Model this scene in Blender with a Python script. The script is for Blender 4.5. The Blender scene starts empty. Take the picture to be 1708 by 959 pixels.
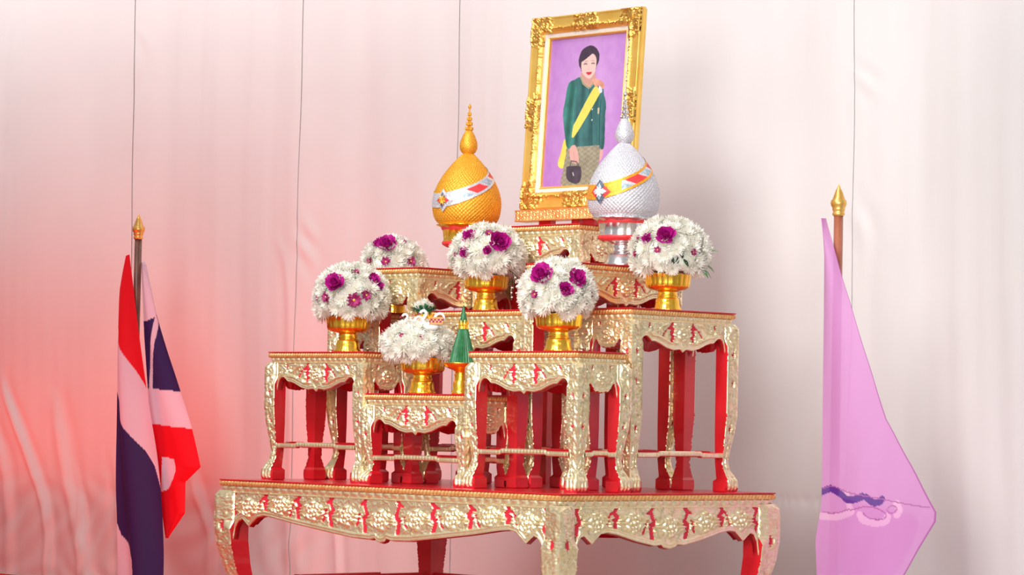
import bpy, math, random
import numpy as np
from mathutils import Matrix, Vector

random.seed(7)
rng = np.random.default_rng(7)
PI = math.pi
scene = bpy.context.scene
COL = scene.collection

# ------------------------------------------------------------------ camera
CAM = (4.9069, -4.9907, 0.1707)
YAW, PITCH, ROLL = math.radians(45.5129), math.radians(2.4973), math.radians(1.1263)
cd = bpy.data.cameras.new('camera')
cam = bpy.data.objects.new('camera', cd)
COL.objects.link(cam)
fwd = Vector((-math.sin(YAW) * math.cos(PITCH), math.cos(YAW) * math.cos(PITCH), math.sin(PITCH)))
rgt = Vector((math.cos(YAW), math.sin(YAW), 0))
upv = rgt.cross(fwd)
r2 = rgt * math.cos(ROLL) + upv * math.sin(ROLL)
u2 = -rgt * math.sin(ROLL) + upv * math.cos(ROLL)
M = Matrix((r2, u2, -fwd)).transposed().to_4x4()
M.translation = Vector(CAM)
cam.matrix_world = M
cd.sensor_fit = 'HORIZONTAL'
cd.sensor_width = 36
cd.lens = 36 * 5030.66 / 1708
cd.clip_end = 100
scene.camera = cam

# ------------------------------------------------------------------ light
scene.view_settings.view_transform = 'Standard'
scene.view_settings.look = 'None'
scene.view_settings.gamma = 1
scene.view_settings.exposure = 0.26
scene.view_settings.use_curve_mapping = False
world = bpy.data.worlds.new('world')
scene.world = world
world.use_nodes = True
bg = world.node_tree.nodes['Background']
bg.inputs[0].default_value = (1.0, 0.97, 0.96, 1)
bg.inputs[1].default_value = 0.29


def lamp(name, kind, loc, target, power, color, **kw):
    d = bpy.data.lights.new(name, kind)
    d.energy = power
    d.color = color
    for k, v in kw.items():
        setattr(d, k, v)
    o = bpy.data.objects.new(name, d)
    COL.objects.link(o)
    o.location = loc
    o.rotation_euler = (Vector(target) - Vector(loc)).to_track_quat('-Z', 'Y').to_euler()
    return o


# daylight from the open side of the tent, in front of the altar and to camera left
lamp('tent_opening_light', 'AREA', (2.1, -4.7, 1.3), (-0.75, 0.6, 0.36), 11.5, (1.0, 0.985, 0.97), shape='RECTANGLE', size=1.9, size_y=1.7, spread=math.radians(50))
# added fill lamp above the altar, brightens the flowers
lamp('altar_fill_light', 'AREA', (0.2, -2.6, 3.1), (-0.6, 0.3, 0.30), 11, (1.0, 0.985, 0.97), shape='RECTANGLE', size=1.4, size_y=1.2, spread=math.radians(46))
# added wash lamp, whitens the backdrop high up
lamp('backdrop_wash_light', 'AREA', (-2.4, 0.1, 2.9), (-2.4, 1.35, 1.85), 43, (1.0, 0.97, 0.97), shape='RECTANGLE', size=6.5, size_y=0.8, spread=math.radians(74))
# added fill lamp at the right, lifts the lower right backdrop
lamp('side_fill_light', 'AREA', (2.8, -2.2, 0.7), (0.05, 1.35, -0.2), 7.5, (1.0, 0.985, 0.97), shape='RECTANGLE', size=1.6, size_y=1.6, spread=math.radians(60))
# two added red lamps near the floor imitate carpet bounce: one behind the left flag shining up the backdrop, one in front of it
lamp('red_backdrop_fill', 'AREA', (-3.35, 1.04, -0.39), (-3.35, 1.16, 1.0), 7.5, (1.0, 0.045, 0.02), shape='RECTANGLE', size=2.9, size_y=0.12, spread=math.radians(96))
lamp('red_front_fill', 'AREA', (-3.2, -0.9, -0.36), (-3.2, 1.35, 0.16), 6, (1.0, 0.03, 0.015), shape='RECTANGLE', size=2.9, size_y=0.2, spread=math.radians(64))

# ------------------------------------------------------------------ materials
MATS = {}


def nodes(name):
    m = bpy.data.materials.new(name)
    m.use_nodes = True
    nt = m.node_tree
    MATS[name] = m
    return m, nt, nt.nodes['Principled BSDF']


def add_noise(nt, scale, detail=4, rough=0.55, coord='Object'):
    tc = nt.nodes.new('ShaderNodeTexCoord')
    n = nt.nodes.new('ShaderNodeTexNoise')
    n.inputs['Scale'].default_value = scale
    n.inputs['Detail'].default_value = detail
    n.inputs['Roughness'].default_value = rough
    nt.links.new(tc.outputs[coord], n.inputs['Vector'])
    return n


def ramp(nt, src, stops):
    r = nt.nodes.new('ShaderNodeValToRGB')
    e = r.color_ramp.elements
    while len(e) < len(stops):
        e.new(0.5)
    for i, (p, c) in enumerate(stops):
        e[i].position = p
        e[i].color = (*c, 1)
    nt.links.new(src, r.inputs[0])
    return r


def bump(nt, bs, src, strength, dist):
    b = nt.nodes.new('ShaderNodeBump')
    b.inputs['Strength'].default_value = strength
    b.inputs['Distance'].default_value = dist
    nt.links.new(src, b.inputs['Height'])
    nt.links.new(b.outputs[0], bs.inputs['Normal'])


def mat(name, c1, c2=None, scale=40, rough=0.4, metal=0.0, bstr=0.0, bdist=0.001, coat=0.0, spec=0.5, bscale=None, lo=0.35, hi=0.65, sheen=0.0):
    m, nt, bs = nodes(name)
    bs.inputs['Roughness'].default_value = rough
    bs.inputs['Metallic'].default_value = metal
    bs.inputs['Coat Weight'].default_value = coat
    bs.inputs['Specular IOR Level'].default_value = spec
    bs.inputs['Sheen Weight'].default_value = sheen
    n = add_noise(nt, scale)
    r = ramp(nt, n.outputs['Fac'], [(lo, c1), (hi, c2 or c1)])
    nt.links.new(r.outputs[0], bs.inputs['Base Color'])
    if bstr:
        nb = add_noise(nt, bscale or scale * 3)
        bump(nt, bs, nb.outputs['Fac'], bstr, bdist)
    return m


mat('gold_leaf', (0.92, 0.75, 0.42), (0.99, 0.90, 0.62), 70, 0.31, 0.78, 0.3, 0.0010, bscale=240)
mat('gold_rope', (0.92, 0.42, 0.14), (1.0, 0.62, 0.26), 60, 0.33, 0.65, 0.4, 0.001, bscale=400)
mat('red_lacquer', (0.50, 0.006, 0.012), (0.62, 0.012, 0.02), 9, 0.33, 0, 0.15, 0.001, coat=0.25)
mat('red_recess', (0.55, 0.012, 0.035), (0.66, 0.02, 0.05), 30, 0.45)
mat('anodised_gold', (1.0, 0.55, 0.045), (1.0, 0.62, 0.08), 25, 0.24, 0.9)
mat('silver_metal', (0.80, 0.79, 0.80), (0.92, 0.92, 0.92), 25, 0.2, 0.95)
mat('gold_thread', (0.72, 0.28, 0.012), (0.98, 0.50, 0.04), 300, 0.42, 0.35, 0.5, 0.001, bscale=500)
mat('silver_thread', (0.50, 0.48, 0.53), (0.80, 0.79, 0.83), 300, 0.36, 0.3, 0.5, 0.001, bscale=500)
mat('thread_red', (0.72, 0.03, 0.04), (0.82, 0.06, 0.06), 200, 0.5)
mat('thread_blue', (0.22, 0.32, 0.42), (0.55, 0.66, 0.74), 180, 0.4, 0.3)
mat('thread_navy', (0.03, 0.04, 0.09), (0.25, 0.28, 0.36), 300, 0.4, 0.3)
mat('white_petal', (0.95, 0.93, 0.85), (0.98, 0.97, 0.92), 60, 0.6, spec=0.2)
mat('cream_heart', (0.80, 0.80, 0.45), (0.86, 0.86, 0.6), 60, 0.6, spec=0.2)
mat('magenta_petal', (0.42, 0.006, 0.20), (0.60, 0.02, 0.33), 120, 0.5, spec=0.3)
mat('plum_petal', (0.26, 0.01, 0.09), (0.42, 0.03, 0.17), 150, 0.5, spec=0.3)
mat('yellow_heart', (0.65, 0.40, 0.04), (0.75, 0.5, 0.08), 100, 0.6)
mat('leaf_green', (0.05, 0.16, 0.04), (0.12, 0.30, 0.08), 60, 0.45)
mat('dark_leaf', (0.012, 0.03, 0.015), (0.03, 0.07, 0.03), 60, 0.5)
mat('foam', (0.80, 0.84, 0.72), (0.88, 0.90, 0.82), 80, 0.8)
mat('banana_leaf', (0.012, 0.10, 0.035), (0.03, 0.19, 0.07), 70, 0.38)
mat('woven_orange', (0.70, 0.26, 0.05), (0.85, 0.42, 0.12), 140, 0.5)
mat('white_gloss', (0.88, 0.87, 0.88), (0.93, 0.92, 0.92), 30, 0.35)
mat('pole_wood', (0.13, 0.045, 0.03), (0.24, 0.09, 0.055), 14, 0.35, coat=0.3)
mat('pole_wood_light', (0.33, 0.09, 0.05), (0.46, 0.15, 0.08), 14, 0.35, coat=0.3)
mat('finial_gold', (0.85, 0.45, 0.09), (0.95, 0.60, 0.18), 40, 0.32, 0.7)
mat('frame_gold', (0.92, 0.54, 0.10), (0.98, 0.64, 0.16), 18, 0.30, 0.6, 0.15, 0.001, bscale=200)
mat('frame_carved', (0.72, 0.34, 0.05), (0.95, 0.58, 0.16), 90, 0.33, 0.8, 0.4, 0.001, bscale=350)
mat('linen_liner', (0.74, 0.64, 0.56), (0.80, 0.71, 0.64), 200, 0.7)
mat('red_cloth', (0.60, 0.02, 0.015), (0.70, 0.035, 0.02), 20, 0.6)
mat('floor_tile', (0.50, 0.45, 0.42), (0.58, 0.53, 0.50), 3, 0.5)
mat('red_carpet', (0.62, 0.018, 0.012), (0.74, 0.03, 0.02), 60, 0.95, 0, 0.5, 0.002, bscale=300, spec=0.1)


def thin(name, amount):
    """let light through a petal or leaf"""
    nt = MATS[name].node_tree
    bs, out = nt.nodes['Principled BSDF'], nt.nodes['Material Output']
    t = nt.nodes.new('ShaderNodeBsdfTranslucent')
    nt.links.new(bs.inputs['Base Color'].links[0].from_socket, t.inputs[0])
    mx = nt.nodes.new('ShaderNodeMixShader')
    mx.inputs[0].default_value = amount
    nt.links.new(bs.outputs[0], mx.inputs[1])
    nt.links.new(t.outputs[0], mx.inputs[2])
    nt.links.new(mx.outputs[0], out.inputs[0])


thin('white_petal', 0.45)
thin('magenta_petal', 0.2)


def curtain_material():
    m, nt, bs = nodes('satin')
    n = add_noise(nt, 1.3, 3)
    r = ramp(nt, n.outputs['Fac'], [(0.3, (0.60, 0.565, 0.555)), (0.7, (0.66, 0.63, 0.62))])
    nt.links.new(r.outputs[0], bs.inputs['Base Color'])
    bs.inputs['Roughness'].default_value = 0.38
    bs.inputs['Specular IOR Level'].default_value = 0.6
    bs.inputs['Sheen Weight'].default_value = 0.1
    tc = nt.nodes.new('ShaderNodeTexCoord')
    mp = nt.nodes.new('ShaderNodeMapping')
    mp.inputs['Scale'].default_value = (22, 22, 3.0)
    nt.links.new(tc.outputs['Object'], mp.inputs[0])
    nn = nt.nodes.new('ShaderNodeTexNoise')
    nn.inputs['Scale'].default_value = 1.0
    nn.inputs['Detail'].default_value = 6
    nt.links.new(mp.outputs[0], nn.inputs['Vector'])
    bump(nt, bs, nn.outputs['Fac'], 0.35, 0.006)


curtain_material()


def attr_material(name, rough=0.5, spec=0.4, cloth=0.0, see=0.0, coat=0.0, weave=0.0):
    """print or dye carried by a colour attribute; cloth > 0 lets light through"""
    m, nt, bs = nodes(name)
    a = nt.nodes.new('ShaderNodeVertexColor')
    a.layer_name = 'dye'
    nt.links.new(a.outputs[0], bs.inputs['Base Color'])
    bs.inputs['Roughness'].default_value = rough
    bs.inputs['Specular IOR Level'].default_value = spec
    bs.inputs['Coat Weight'].default_value = coat
    if weave:
        n = add_noise(nt, weave, 3)
        bump(nt, bs, n.outputs['Fac'], 0.12, 0.002)
    out = nt.nodes['Material Output']
    last = bs.outputs[0]
    if cloth:
        t = nt.nodes.new('ShaderNodeBsdfTranslucent')
        nt.links.new(a.outputs[0], t.inputs[0])
        mx = nt.nodes.new('ShaderNodeMixShader')
        mx.inputs[0].default_value = cloth
        nt.links.new(last, mx.inputs[1])
        nt.links.new(t.outputs[0], mx.inputs[2])
        last = mx.outputs[0]
    if see:
        t = nt.nodes.new('ShaderNodeBsdfTransparent')
        t.inputs[0].default_value = (0.97, 0.85, 0.95, 1)
        mx = nt.nodes.new('ShaderNodeMixShader')
        mx.inputs[0].default_value = see
        nt.links.new(last, mx.inputs[1])
        nt.links.new(t.outputs[0], mx.inputs[2])
        last = mx.outputs[0]
    nt.links.new(last, out.inputs[0])


attr_material('flag_cloth', 0.6, 0.25, cloth=0.25, weave=60)
attr_material('sheer_cloth', 0.5, 0.3, cloth=0.35, see=0.14, weave=25)
attr_material('portrait_print', 0.35, 0.4)

# ------------------------------------------------------------------ mesh helpers


def new_mesh(name, V, F, mats, mi=None, smooth=True, col=None):
    V = np.asarray(V, dtype=np.float32).reshape(-1, 3)
    me = bpy.data.meshes.new(name)
    me.vertices.add(len(V))
    me.vertices.foreach_set('co', V.ravel())
    if isinstance(F, np.ndarray):
        k = F.shape[1]
        n = len(F)
        me.loops.add(n * k)
        me.loops.foreach_set('vertex_index', F.astype(np.int32).ravel())
        me.polygons.add(n)
        me.polygons.foreach_set('loop_start', np.arange(0, n * k, k, dtype=np.int32))
        me.polygons.foreach_set('loop_total', np.full(n, k, dtype=np.int32))
    else:
        tot = np.array([len(f) for f in F], dtype=np.int32)
        idx = np.array([i for f in F for i in f], dtype=np.int32)
        me.loops.add(len(idx))
        me.loops.foreach_set('vertex_index', idx)
        me.polygons.add(len(F))
        me.polygons.foreach_set('loop_start', np.concatenate([[0], np.cumsum(tot)[:-1]]).astype(np.int32))
        me.polygons.foreach_set('loop_total', tot)
        n = len(F)
    for mname in mats:
        me.materials.append(MATS[mname])
    if mi is not None:
        me.polygons.foreach_set('material_index', np.asarray(mi, dtype=np.int32))
    me.polygons.foreach_set('use_smooth', np.full(n, bool(smooth)))
    me.update(calc_edges=True)
    if col is not None:
        a = me.color_attributes.new('dye', 'FLOAT_COLOR', 'POINT')
        c = np.ones((len(V), 4), dtype=np.float32)
        c[:, :3] = col
        a.data.foreach_set('color', c.ravel())
    return me


def obj(name, me, parent=None, loc=(0, 0, 0), rot=(0, 0, 0), scale=None):
    o = bpy.data.objects.new(name, me)
    COL.objects.link(o)
    if parent:
        o.parent = parent
    o.location = loc
    o.rotation_euler = rot
    if scale:
        o.scale = scale
    return o


def thing(name, label, cat, loc=(0, 0, 0), rz=0, group=None, me=None):
    o = bpy.data.objects.new(name, me)
    COL.objects.link(o)
    o.location = loc
    o.rotation_euler = (0, 0, rz)
    o['label'] = label
    o['category'] = cat
    if group:
        o['group'] = group
    return o


def grid_faces(n, m, off=0, closed=False, flip=False):
    """quads of an n x m vertex grid (index i*m+j); closed joins the last row to the first"""
    i = np.arange(n if closed else n - 1)
    j = np.arange(m - 1)
    I, J = np.meshgrid(i, j, indexing='ij')
    I2 = (I + 1) % n
    f = np.stack([I * m + J, I2 * m + J, I2 * m + J + 1, I * m + J + 1], -1).reshape(-1, 4) + off
    return f[:, ::-1] if flip else f


class Soup:
    def __init__(s):
        s.V, s.F, s.M, s.n = [], [], [], 0

    def add(s, V, F, m=0):
        V = np.asarray(V, float).reshape(-1, 3)
        s.V.append(V)
        s.F += [[int(i) + s.n for i in f] for f in F]
        s.M += [m] * len(F) if np.isscalar(m) else list(m)
        s.n += len(V)

    def box(s, x0, x1, y0, y1, z0, z1, m=0):
        V = [(x, y, z) for x in (x0, x1) for y in (y0, y1) for z in (z0, z1)]
        s.add(V, [(0, 1, 3, 2), (4, 6, 7, 5), (0, 4, 5, 1), (2, 3, 7, 6), (0, 2, 6, 4), (1, 5, 7, 3)], m)

    def mesh(s, name, mats, smooth=False):
        return new_mesh(name, np.concatenate(s.V), s.F, mats, s.M, smooth)


def lathe(prof, n=48, flute=None):
    """surface of revolution; prof = [(r, z)], flute(r, z, phi) -> radius"""
    P = np.array(prof, float)
    ph = np.linspace(0, 2 * PI, n, endpoint=False)
    R = np.repeat(P[None, :, 0], n, 0)
    Z = np.repeat(P[None, :, 1], n, 0)
    PH = np.repeat(ph[:, None], len(P), 1)
    if flute:
        R = flute(R, Z, PH)
    V = np.stack([R * np.cos(PH), R * np.sin(PH), Z], -1)
    return V, grid_faces(n, len(P), closed=True)


def tube(pts, rad, n=8, closed=False):
    P = np.array(pts, float)
    T = np.gradient(P, axis=0)
    T /= np.linalg.norm(T, axis=1)[:, None] + 1e-9
    ref = np.array([0.31, 0.2, 0.93])
    A = np.cross(T, ref)
    A /= np.linalg.norm(A, axis=1)[:, None] + 1e-9
    B = np.cross(T, A)
    rad = np.broadcast_to(np.asarray(rad, float), (len(P),))
    th = np.linspace(0, 2 * PI, n, endpoint=False)
    V = P[:, None] + rad[:, None, None] * (A[:, None] * np.cos(th)[None, :, None] + B[:, None] * np.sin(th)[None, :, None])
    m = n
    F = [(i * m + j, i * m + (j + 1) % m, (i + 1) * m + (j + 1) % m, (i + 1) * m + j) for i in range(len(P) - 1) for j in range(m)]
    F.append(tuple(range(m - 1, -1, -1)))
    F.append(tuple((len(P) - 1) * m + j for j in range(m)))
    return V.reshape(-1, 3), F


def smooth_curve(pts, n):
    """Catmull-Rom through pts"""
    P = np.array(pts, float)
    P = np.vstack([2 * P[0] - P[1], P, 2 * P[-1] - P[-2]])
    k = len(P) - 3
    t = np.linspace(0, k - 1e-6, n)
    i = t.astype(int)
    u = (t - i)[:, None]
    p0, p1, p2, p3 = P[i], P[i + 1], P[i + 2], P[i + 3]
    return 0.5 * (2 * p1 + (p2 - p0) * u + (2 * p0 - 5 * p1 + 4 * p2 - p3) * u ** 2 + (3 * p1 - p0 - 3 * p2 + p3) * u ** 3)


def pinterp(x, pts):
    P = np.array(pts)
    return np.interp(x, P[:, 0], P[:, 1])


# ------------------------------------------------------------------ carving (height fields)


class Relief:
    def __init__(s, X, Y):
        s.X, s.Y = X, Y
        s.H = np.zeros_like(X)
        s.gap = np.zeros(X.shape, bool)

    def seg(s, a, b, w0, w1):
        ax, ay = a
        dx, dy = b[0] - ax, b[1] - ay
        L2 = dx * dx + dy * dy + 1e-12
        t = np.clip(((s.X - ax) * dx + (s.Y - ay) * dy) / L2, 0, 1)
        d = np.hypot(s.X - ax - t * dx, s.Y - ay - t * dy)
        return d / (w0 + (w1 - w0) * t)

    def stroke(s, pts, w0, w1, h, gap=False):
        n = len(pts) - 1
        for i in range(n):
            q = s.seg(pts[i], pts[i + 1], w0 + (w1 - w0) * i / n, w0 + (w1 - w0) * (i + 1) / n)
            if gap:
                s.gap |= q < 1
            else:
                k = np.sqrt(np.clip(1 - q * q, 0, 1)) * h
                s.H = np.maximum(s.H, k)

    def leaf(s, x, y, ang, length, w, h, curl=0.0):
        pts = []
        for i in range(5):
            pts.append((x, y))
            x += math.cos(ang) * length / 4
            y += math.sin(ang) * length / 4
            ang += curl / 4
        s.stroke(pts, w, w * 0.25, h)

    def rosette(s, x, y, R, h):
        dx, dy = s.X - x, s.Y - y
        r = np.hypot(dx, dy) / R
        th = np.arctan2(dy, dx)
        pet = np.abs(np.cos(th * 3.0 + 0.4)) ** 0.5
        pet2 = np.abs(np.sin(th * 3.0 + 0.4)) ** 0.5
        inner = np.clip(np.sin(np.clip((r - 0.22) / 0.45, 0, 1) * PI), 0, 1) * (0.1 + 0.7 * pet)
        outer = np.clip(np.sin(np.clip((r - 0.50) / 0.52, 0, 1) * PI), 0, 1) * (0.05 + 0.75 * pet2)
        k = np.where(r < 0.26, 0.8 * np.sqrt(np.clip(1 - (r / 0.26) ** 2, 0, 1)) + 0.25, np.maximum(inner, outer))
        k = np.where(r < 1, k, 0) * h
        s.H = np.where(r < 1.02, k, s.H)
        s.gap &= ~(r < 1.0)

    def scatter(s, n, rnd, inside, h=0.0026, w=0.0020, ln=0.012):
        for _ in range(n):
            x, y, a = inside(rnd)
            s.leaf(x, y, a, ln * rnd.uniform(0.6, 1.3), w * rnd.uniform(0.7, 1.3), h * rnd.uniform(0.6, 1.1), rnd.uniform(-2.4, 2.4))

    def finish(s, rnd, jit=0.00010):
        H = s.H + rnd.uniform(-jit, jit, s.H.shape) + 0.0012
        H[s.gap] = -0.0015
        return H


def face_gap(g):
    """a face is red where most of its corners are in a gap"""
    a = g[:-1, :-1].astype(int) + g[1:, :-1] + g[:-1, 1:] + g[1:, 1:]
    return (a >= 3).astype(int).ravel()


# ------------------------------------------------------------------ carved tables

LONG, SHORT = 0.377, 0.172
FIELD = 0.028          # carved field starts this far under the table top


def ring(W, D, prof, step, disp=None, matid=None):
    """moulding swept round a W x D rectangle centred on the origin; prof = [(inset, z)]"""
    Vs, Fs, off = [], [], 0
    for side in range(4):
        Ln = W if side % 2 == 0 else D
        n = max(2, int(Ln / step))
        t = np.linspace(0, 1, n)
        P = np.array(prof)
        S = P[None, :, 0] + (Ln - 2 * P[None, :, 0]) * t[:, None]
        O = np.repeat(P[None, :, 0], n, 0)
        Z = np.repeat(P[None, :, 1], n, 0)
        if disp:
            fade = np.clip(np.minimum(t, 1 - t) * Ln / 0.004, 0, 1)[:, None]
            O = O - disp(S, np.repeat(np.arange(len(P))[None], n, 0)) * fade
        x, y = S - Ln / 2, O - (D if side % 2 == 0 else W) / 2
        a = side * PI / 2
        V = np.stack([x * math.cos(a) - y * math.sin(a), x * math.sin(a) + y * math.cos(a), Z], -1)
        Vs.append(V.reshape(-1, 3))
        Fs.append(grid_faces(n, len(P), off))
        off += n * len(P)
    return np.concatenate(Vs), np.concatenate(Fs)


def top_board(W, D):
    s = Soup()
    s.box(-W / 2, W / 2, -D / 2, D / 2, -0.0028, 0)
    s.box(-W / 2 + 0.012, W / 2 - 0.012, -D / 2 + 0.012, D / 2 - 0.012, -0.030, -0.0035)
    return s.mesh('top_board', ['red_lacquer'])


def rope(W, D, pitch=0.0095, th=0.012):
    prof = [(0.0045 - 0.0045 * math.sin(a), -0.0035 - th * (1 - math.cos(a)) / 2) for a in np.linspace(0, PI, 7)]
    prof = [(0.0045, -0.0032)] + prof[1:-1] + [(0.0045, -0.0035 - th)]
    V, F = ring(W, D, prof, pitch / 5, lambda S, K: 0.0024 * np.sin(2 * PI * (S / pitch + K / 6)) * np.sin(PI * K / (len(prof) - 1)))
    return new_mesh('rope_moulding', V, F, ['gold_rope'])


def eggs(W, D, z0, z1, pitch):
    n = 8
    prof = [(0.006 + 0.003 * (k / (n - 1)), z0 + (z1 - z0) * k / (n - 1)) for k in range(n)] + [(0.005, z1 - 0.0005), (0.004, z1 - 0.002), (0.006, z1 - 0.0035), (0.010, z1 - 0.0035)]

    def disp(S, K):
        q = (S / pitch) % 1.0
        pad = np.clip(np.sin(PI * np.clip((q - 0.10) / 0.8, 0, 1)), 0, 1) ** 0.4
        v = np.sin(PI * np.clip(K / (n - 1), 0, 1)) ** 0.5
        return np.where(K < n, 0.0048 * pad * v, 0)
    V, F = ring(W, D, prof, pitch / 9, disp)
    return new_mesh('egg_moulding', V, F, ['gold_leaf'])


def mirror_prof(half, L):
    return half + [(L - s, t) for s, t in reversed(half)]


OUT_LONG = mirror_prof([(0.034, 0.10), (0.037, 0.082), (0.042, 0.072), (0.050, 0.067), (0.060, 0.067), (0.068, 0.072), (0.077, 0.079), (0.088, 0.079), (0.105, 0.084), (0.13, 0.094), (0.155, 0.099), (0.172, 0.097), (0.180, 0.097), (0.1885, 0.104)], LONG)
OUT_SHORT = mirror_prof([(0.034, 0.108), (0.038, 0.085), (0.044, 0.075), (0.051, 0.079), (0.057, 0.088), (0.065, 0.096), (0.073, 0.094), (0.080, 0.098), (0.086, 0.096)], SHORT)


def apron(name, L, inset, outline, step, kind, seed):
    """carved rail between two legs: front relief grid, red under-edge and red back"""
    rnd = np.random.default_rng(seed)
    n = int((L - 2 * inset) / step)
    sx = np.linspace(inset, L - inset, n)
    bt = pinterp(sx, outline)
    m = int(0.075 / step) if L < 0.5 else int(0.105 / step)
    t = np.linspace(0, 1, m)
    X = np.repeat(sx[:, None], m, 1)
    Z = FIELD + (bt[:, None] - FIELD) * t[None]
    R = Relief(X, Z)
    B = np.repeat(bt[:, None], m, 1)
    c = L / 2

    def inside(r):
        x = r.uniform(inset, L - inset)
        b = float(pinterp(x, outline))
        y = r.uniform(FIELD + 0.001, b - 0.005)
        return x, y, r.uniform(0, 2 * PI)
    R.scatter(int((L - 2 * inset) / (0.0011 if L < 0.5 else 0.0013)), rnd, inside, h=0.0030, w=0.0017, ln=0.013)
    if kind == 'base':
        k = int((L / 2 - 0.08) / 0.128)
        for i in range(-k, k + 1):
            x = c + i * 0.128
            b = float(pinterp(x, outline))
            y = FIELD + (b - FIELD) * 0.5
            R.rosette(x, y, min(0.028, (b - FIELD) * 0.42), 0.0115)
            for sgn in (-1, 1):
                for q in range(3):
                    R.leaf(x + sgn * 0.027, y + (1 - q) * 0.014, PI / 2 * (1 - sgn) - sgn * (1 - q) * 0.7, 0.030, 0.0042, 0.0075, sgn * (1 - q) * 1.6)
        gx = [c + (i + 0.5) * 0.128 for i in range(-k - 1, k + 1)]
        for x in gx:
            b = float(pinterp(x, outline))
            sg = -1 if x < c else 1
            wob = rnd.uniform(-0.004, 0.004, 3)
            y0, y1 = FIELD + 0.006, b - 0.016
            ym = (y0 + y1) / 2
            R.stroke([(x - sg * 0.009 + wob[0], y0), (x + sg * 0.001, y0 + 0.010 + wob[1]), (x - sg * 0.011, ym), (x + sg * 0.002 + wob[2], ym + 0.008), (x - sg * 0.005, y1)], 0.0058, 0.0080, 0, gap=True)
            R.stroke([(x - sg * 0.011, ym), (x - sg * 0.018, ym - 0.006 + wob[0])], 0.0048, 0.0015, 0, gap=True)
            R.stroke([(x + sg * 0.002, ym + 0.008), (x + sg * 0.009, ym + 0.003)], 0.0050, 0.0012, 0, gap=True)
            R.stroke([(x - sg * 0.002, y0 + 0.010), (x + sg * 0.014, y0 + 0.015)], 0.0052, 0.0034, 0, gap=True)
            for q in range(3):
                R.stroke([(x + sg * (0.013 + q * 0.004), ym - 0.004 + q * 0.011), (x + sg * (0.020 + q * 0.004), ym + 0.002 + q * 0.011)], 0.0030, 0.0042, 0, gap=True)
    else:
        big = kind == 'long'
        R.rosette(c, 0.060 if big else 0.062, 0.0190 if big else 0.017, 0.0095)
        for sg in (-1, 1):
            if big:
                x = c + sg * 0.037
                R.stroke([(x - sg * 0.002, 0.034), (x + sg * 0.005, 0.042), (x - sg * 0.004, 0.050), (x + sg * 0.004, 0.058), (x - sg * 0.003, 0.068), (x + sg * 0.002, 0.074)], 0.0044, 0.0064, 0, gap=True)
                R.stroke([(x - sg * 0.004, 0.050), (x - sg * 0.009, 0.047)], 0.0036, 0.0012, 0, gap=True)
                R.stroke([(x + sg * 0.004, 0.058), (x + sg * 0.010, 0.060)], 0.0038, 0.0012, 0, gap=True)
                R.stroke([(x + sg * 0.006, 0.044), (x + sg * 0.018, 0.047)], 0.0046, 0.0026, 0, gap=True)
                for q in range(3):
                    R.stroke([(x + sg * (0.020 + q * 0.005), 0.050 + q * 0.006), (x + sg * (0.027 + q * 0.004), 0.054 + q * 0.006)], 0.0020, 0.0030, 0, gap=True)
                R.stroke([(c + sg * 0.118, 0.038), (c + sg * 0.122, 0.044)], 0.0048, 0.0028, 0, gap=True)
                for q in range(5):
                    R.leaf(c + sg * (0.052 + q * 0.014), 0.076 - q * 0.0035, PI / 2 * (1 - sg) - sg * 0.7, 0.024, 0.0030, 0.0062, sg * 1.5)
                R.stroke([(c + sg * 0.026, 0.080), (c + sg * 0.045, 0.082), (c + sg * 0.066, 0.074), (c + sg * 0.090, 0.066), (c + sg * 0.112, 0.064), (c + sg * 0.122, 0.056), (c + sg * 0.116, 0.050)], 0.0030, 0.0026, 0.0066)
                R.stroke([(c + sg * 0.060, 0.036), (c + sg * 0.075, 0.040), (c + sg * 0.085, 0.050), (c + sg * 0.098, 0.054), (c + sg * 0.106, 0.046), (c + sg * 0.100, 0.040)], 0.0026, 0.0022, 0.0058)
                for q in range(4):
                    R.leaf(c + sg * (0.022 + q * 0.003), 0.040 + q * 0.011, PI / 2 * (1 - sg) + sg * (q - 1.5) * 0.45, 0.013, 0.0026, 0.0058, 0)
            else:
                R.stroke([(c + sg * 0.030, 0.036), (c + sg * 0.033, 0.043)], 0.0038, 0.0020, 0, gap=True)
                R.leaf(c + sg * 0.018, 0.070, PI / 2 * (1 - sg) + 0.4 * sg, 0.024, 0.0035, 0.0042, sg * 1.6)
    # twin cords following the lower edge
    d = B - Z
    w = 0.0026 if L < 0.5 else 0.0034
    for k, dd in enumerate((w, 2.9 * w)):
        q = np.clip(1 - ((d - dd) / w) ** 2, 0, 1)
        R.H = np.where(np.abs(d - dd) < w, np.sqrt(q) * 0.0034, R.H)
    R.gap &= d > 4 * w
    H = R.finish(rnd)
    y0 = 0.008
    V = np.stack([X - L / 2, y0 - H, -Z], -1).reshape(-1, 3)
    F = grid_faces(n, m, flip=True)[:, ::-1]
    mi = face_gap(R.gap)
    # under edge and back
    e0 = np.stack([sx - L / 2, y0 - H[:, -1], -bt], -1)
    e1 = np.stack([sx - L / 2, np.full(n, y0 + 0.014), -bt - 0.002], -1)
    e2 = np.stack([sx - L / 2, np.full(n, y0 + 0.014), np.full(n, -FIELD)], -1)
    E = np.stack([e0, e1, e2], 1).reshape(-1, 3)
    Fe = grid_faces(n, 3, len(V))
    return new_mesh(name, np.concatenate([V, E]), np.concatenate([F, Fe]), ['gold_leaf', 'red_recess', 'red_lacquer'], np.concatenate([mi, np.full(len(Fe), 2)]))


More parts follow.
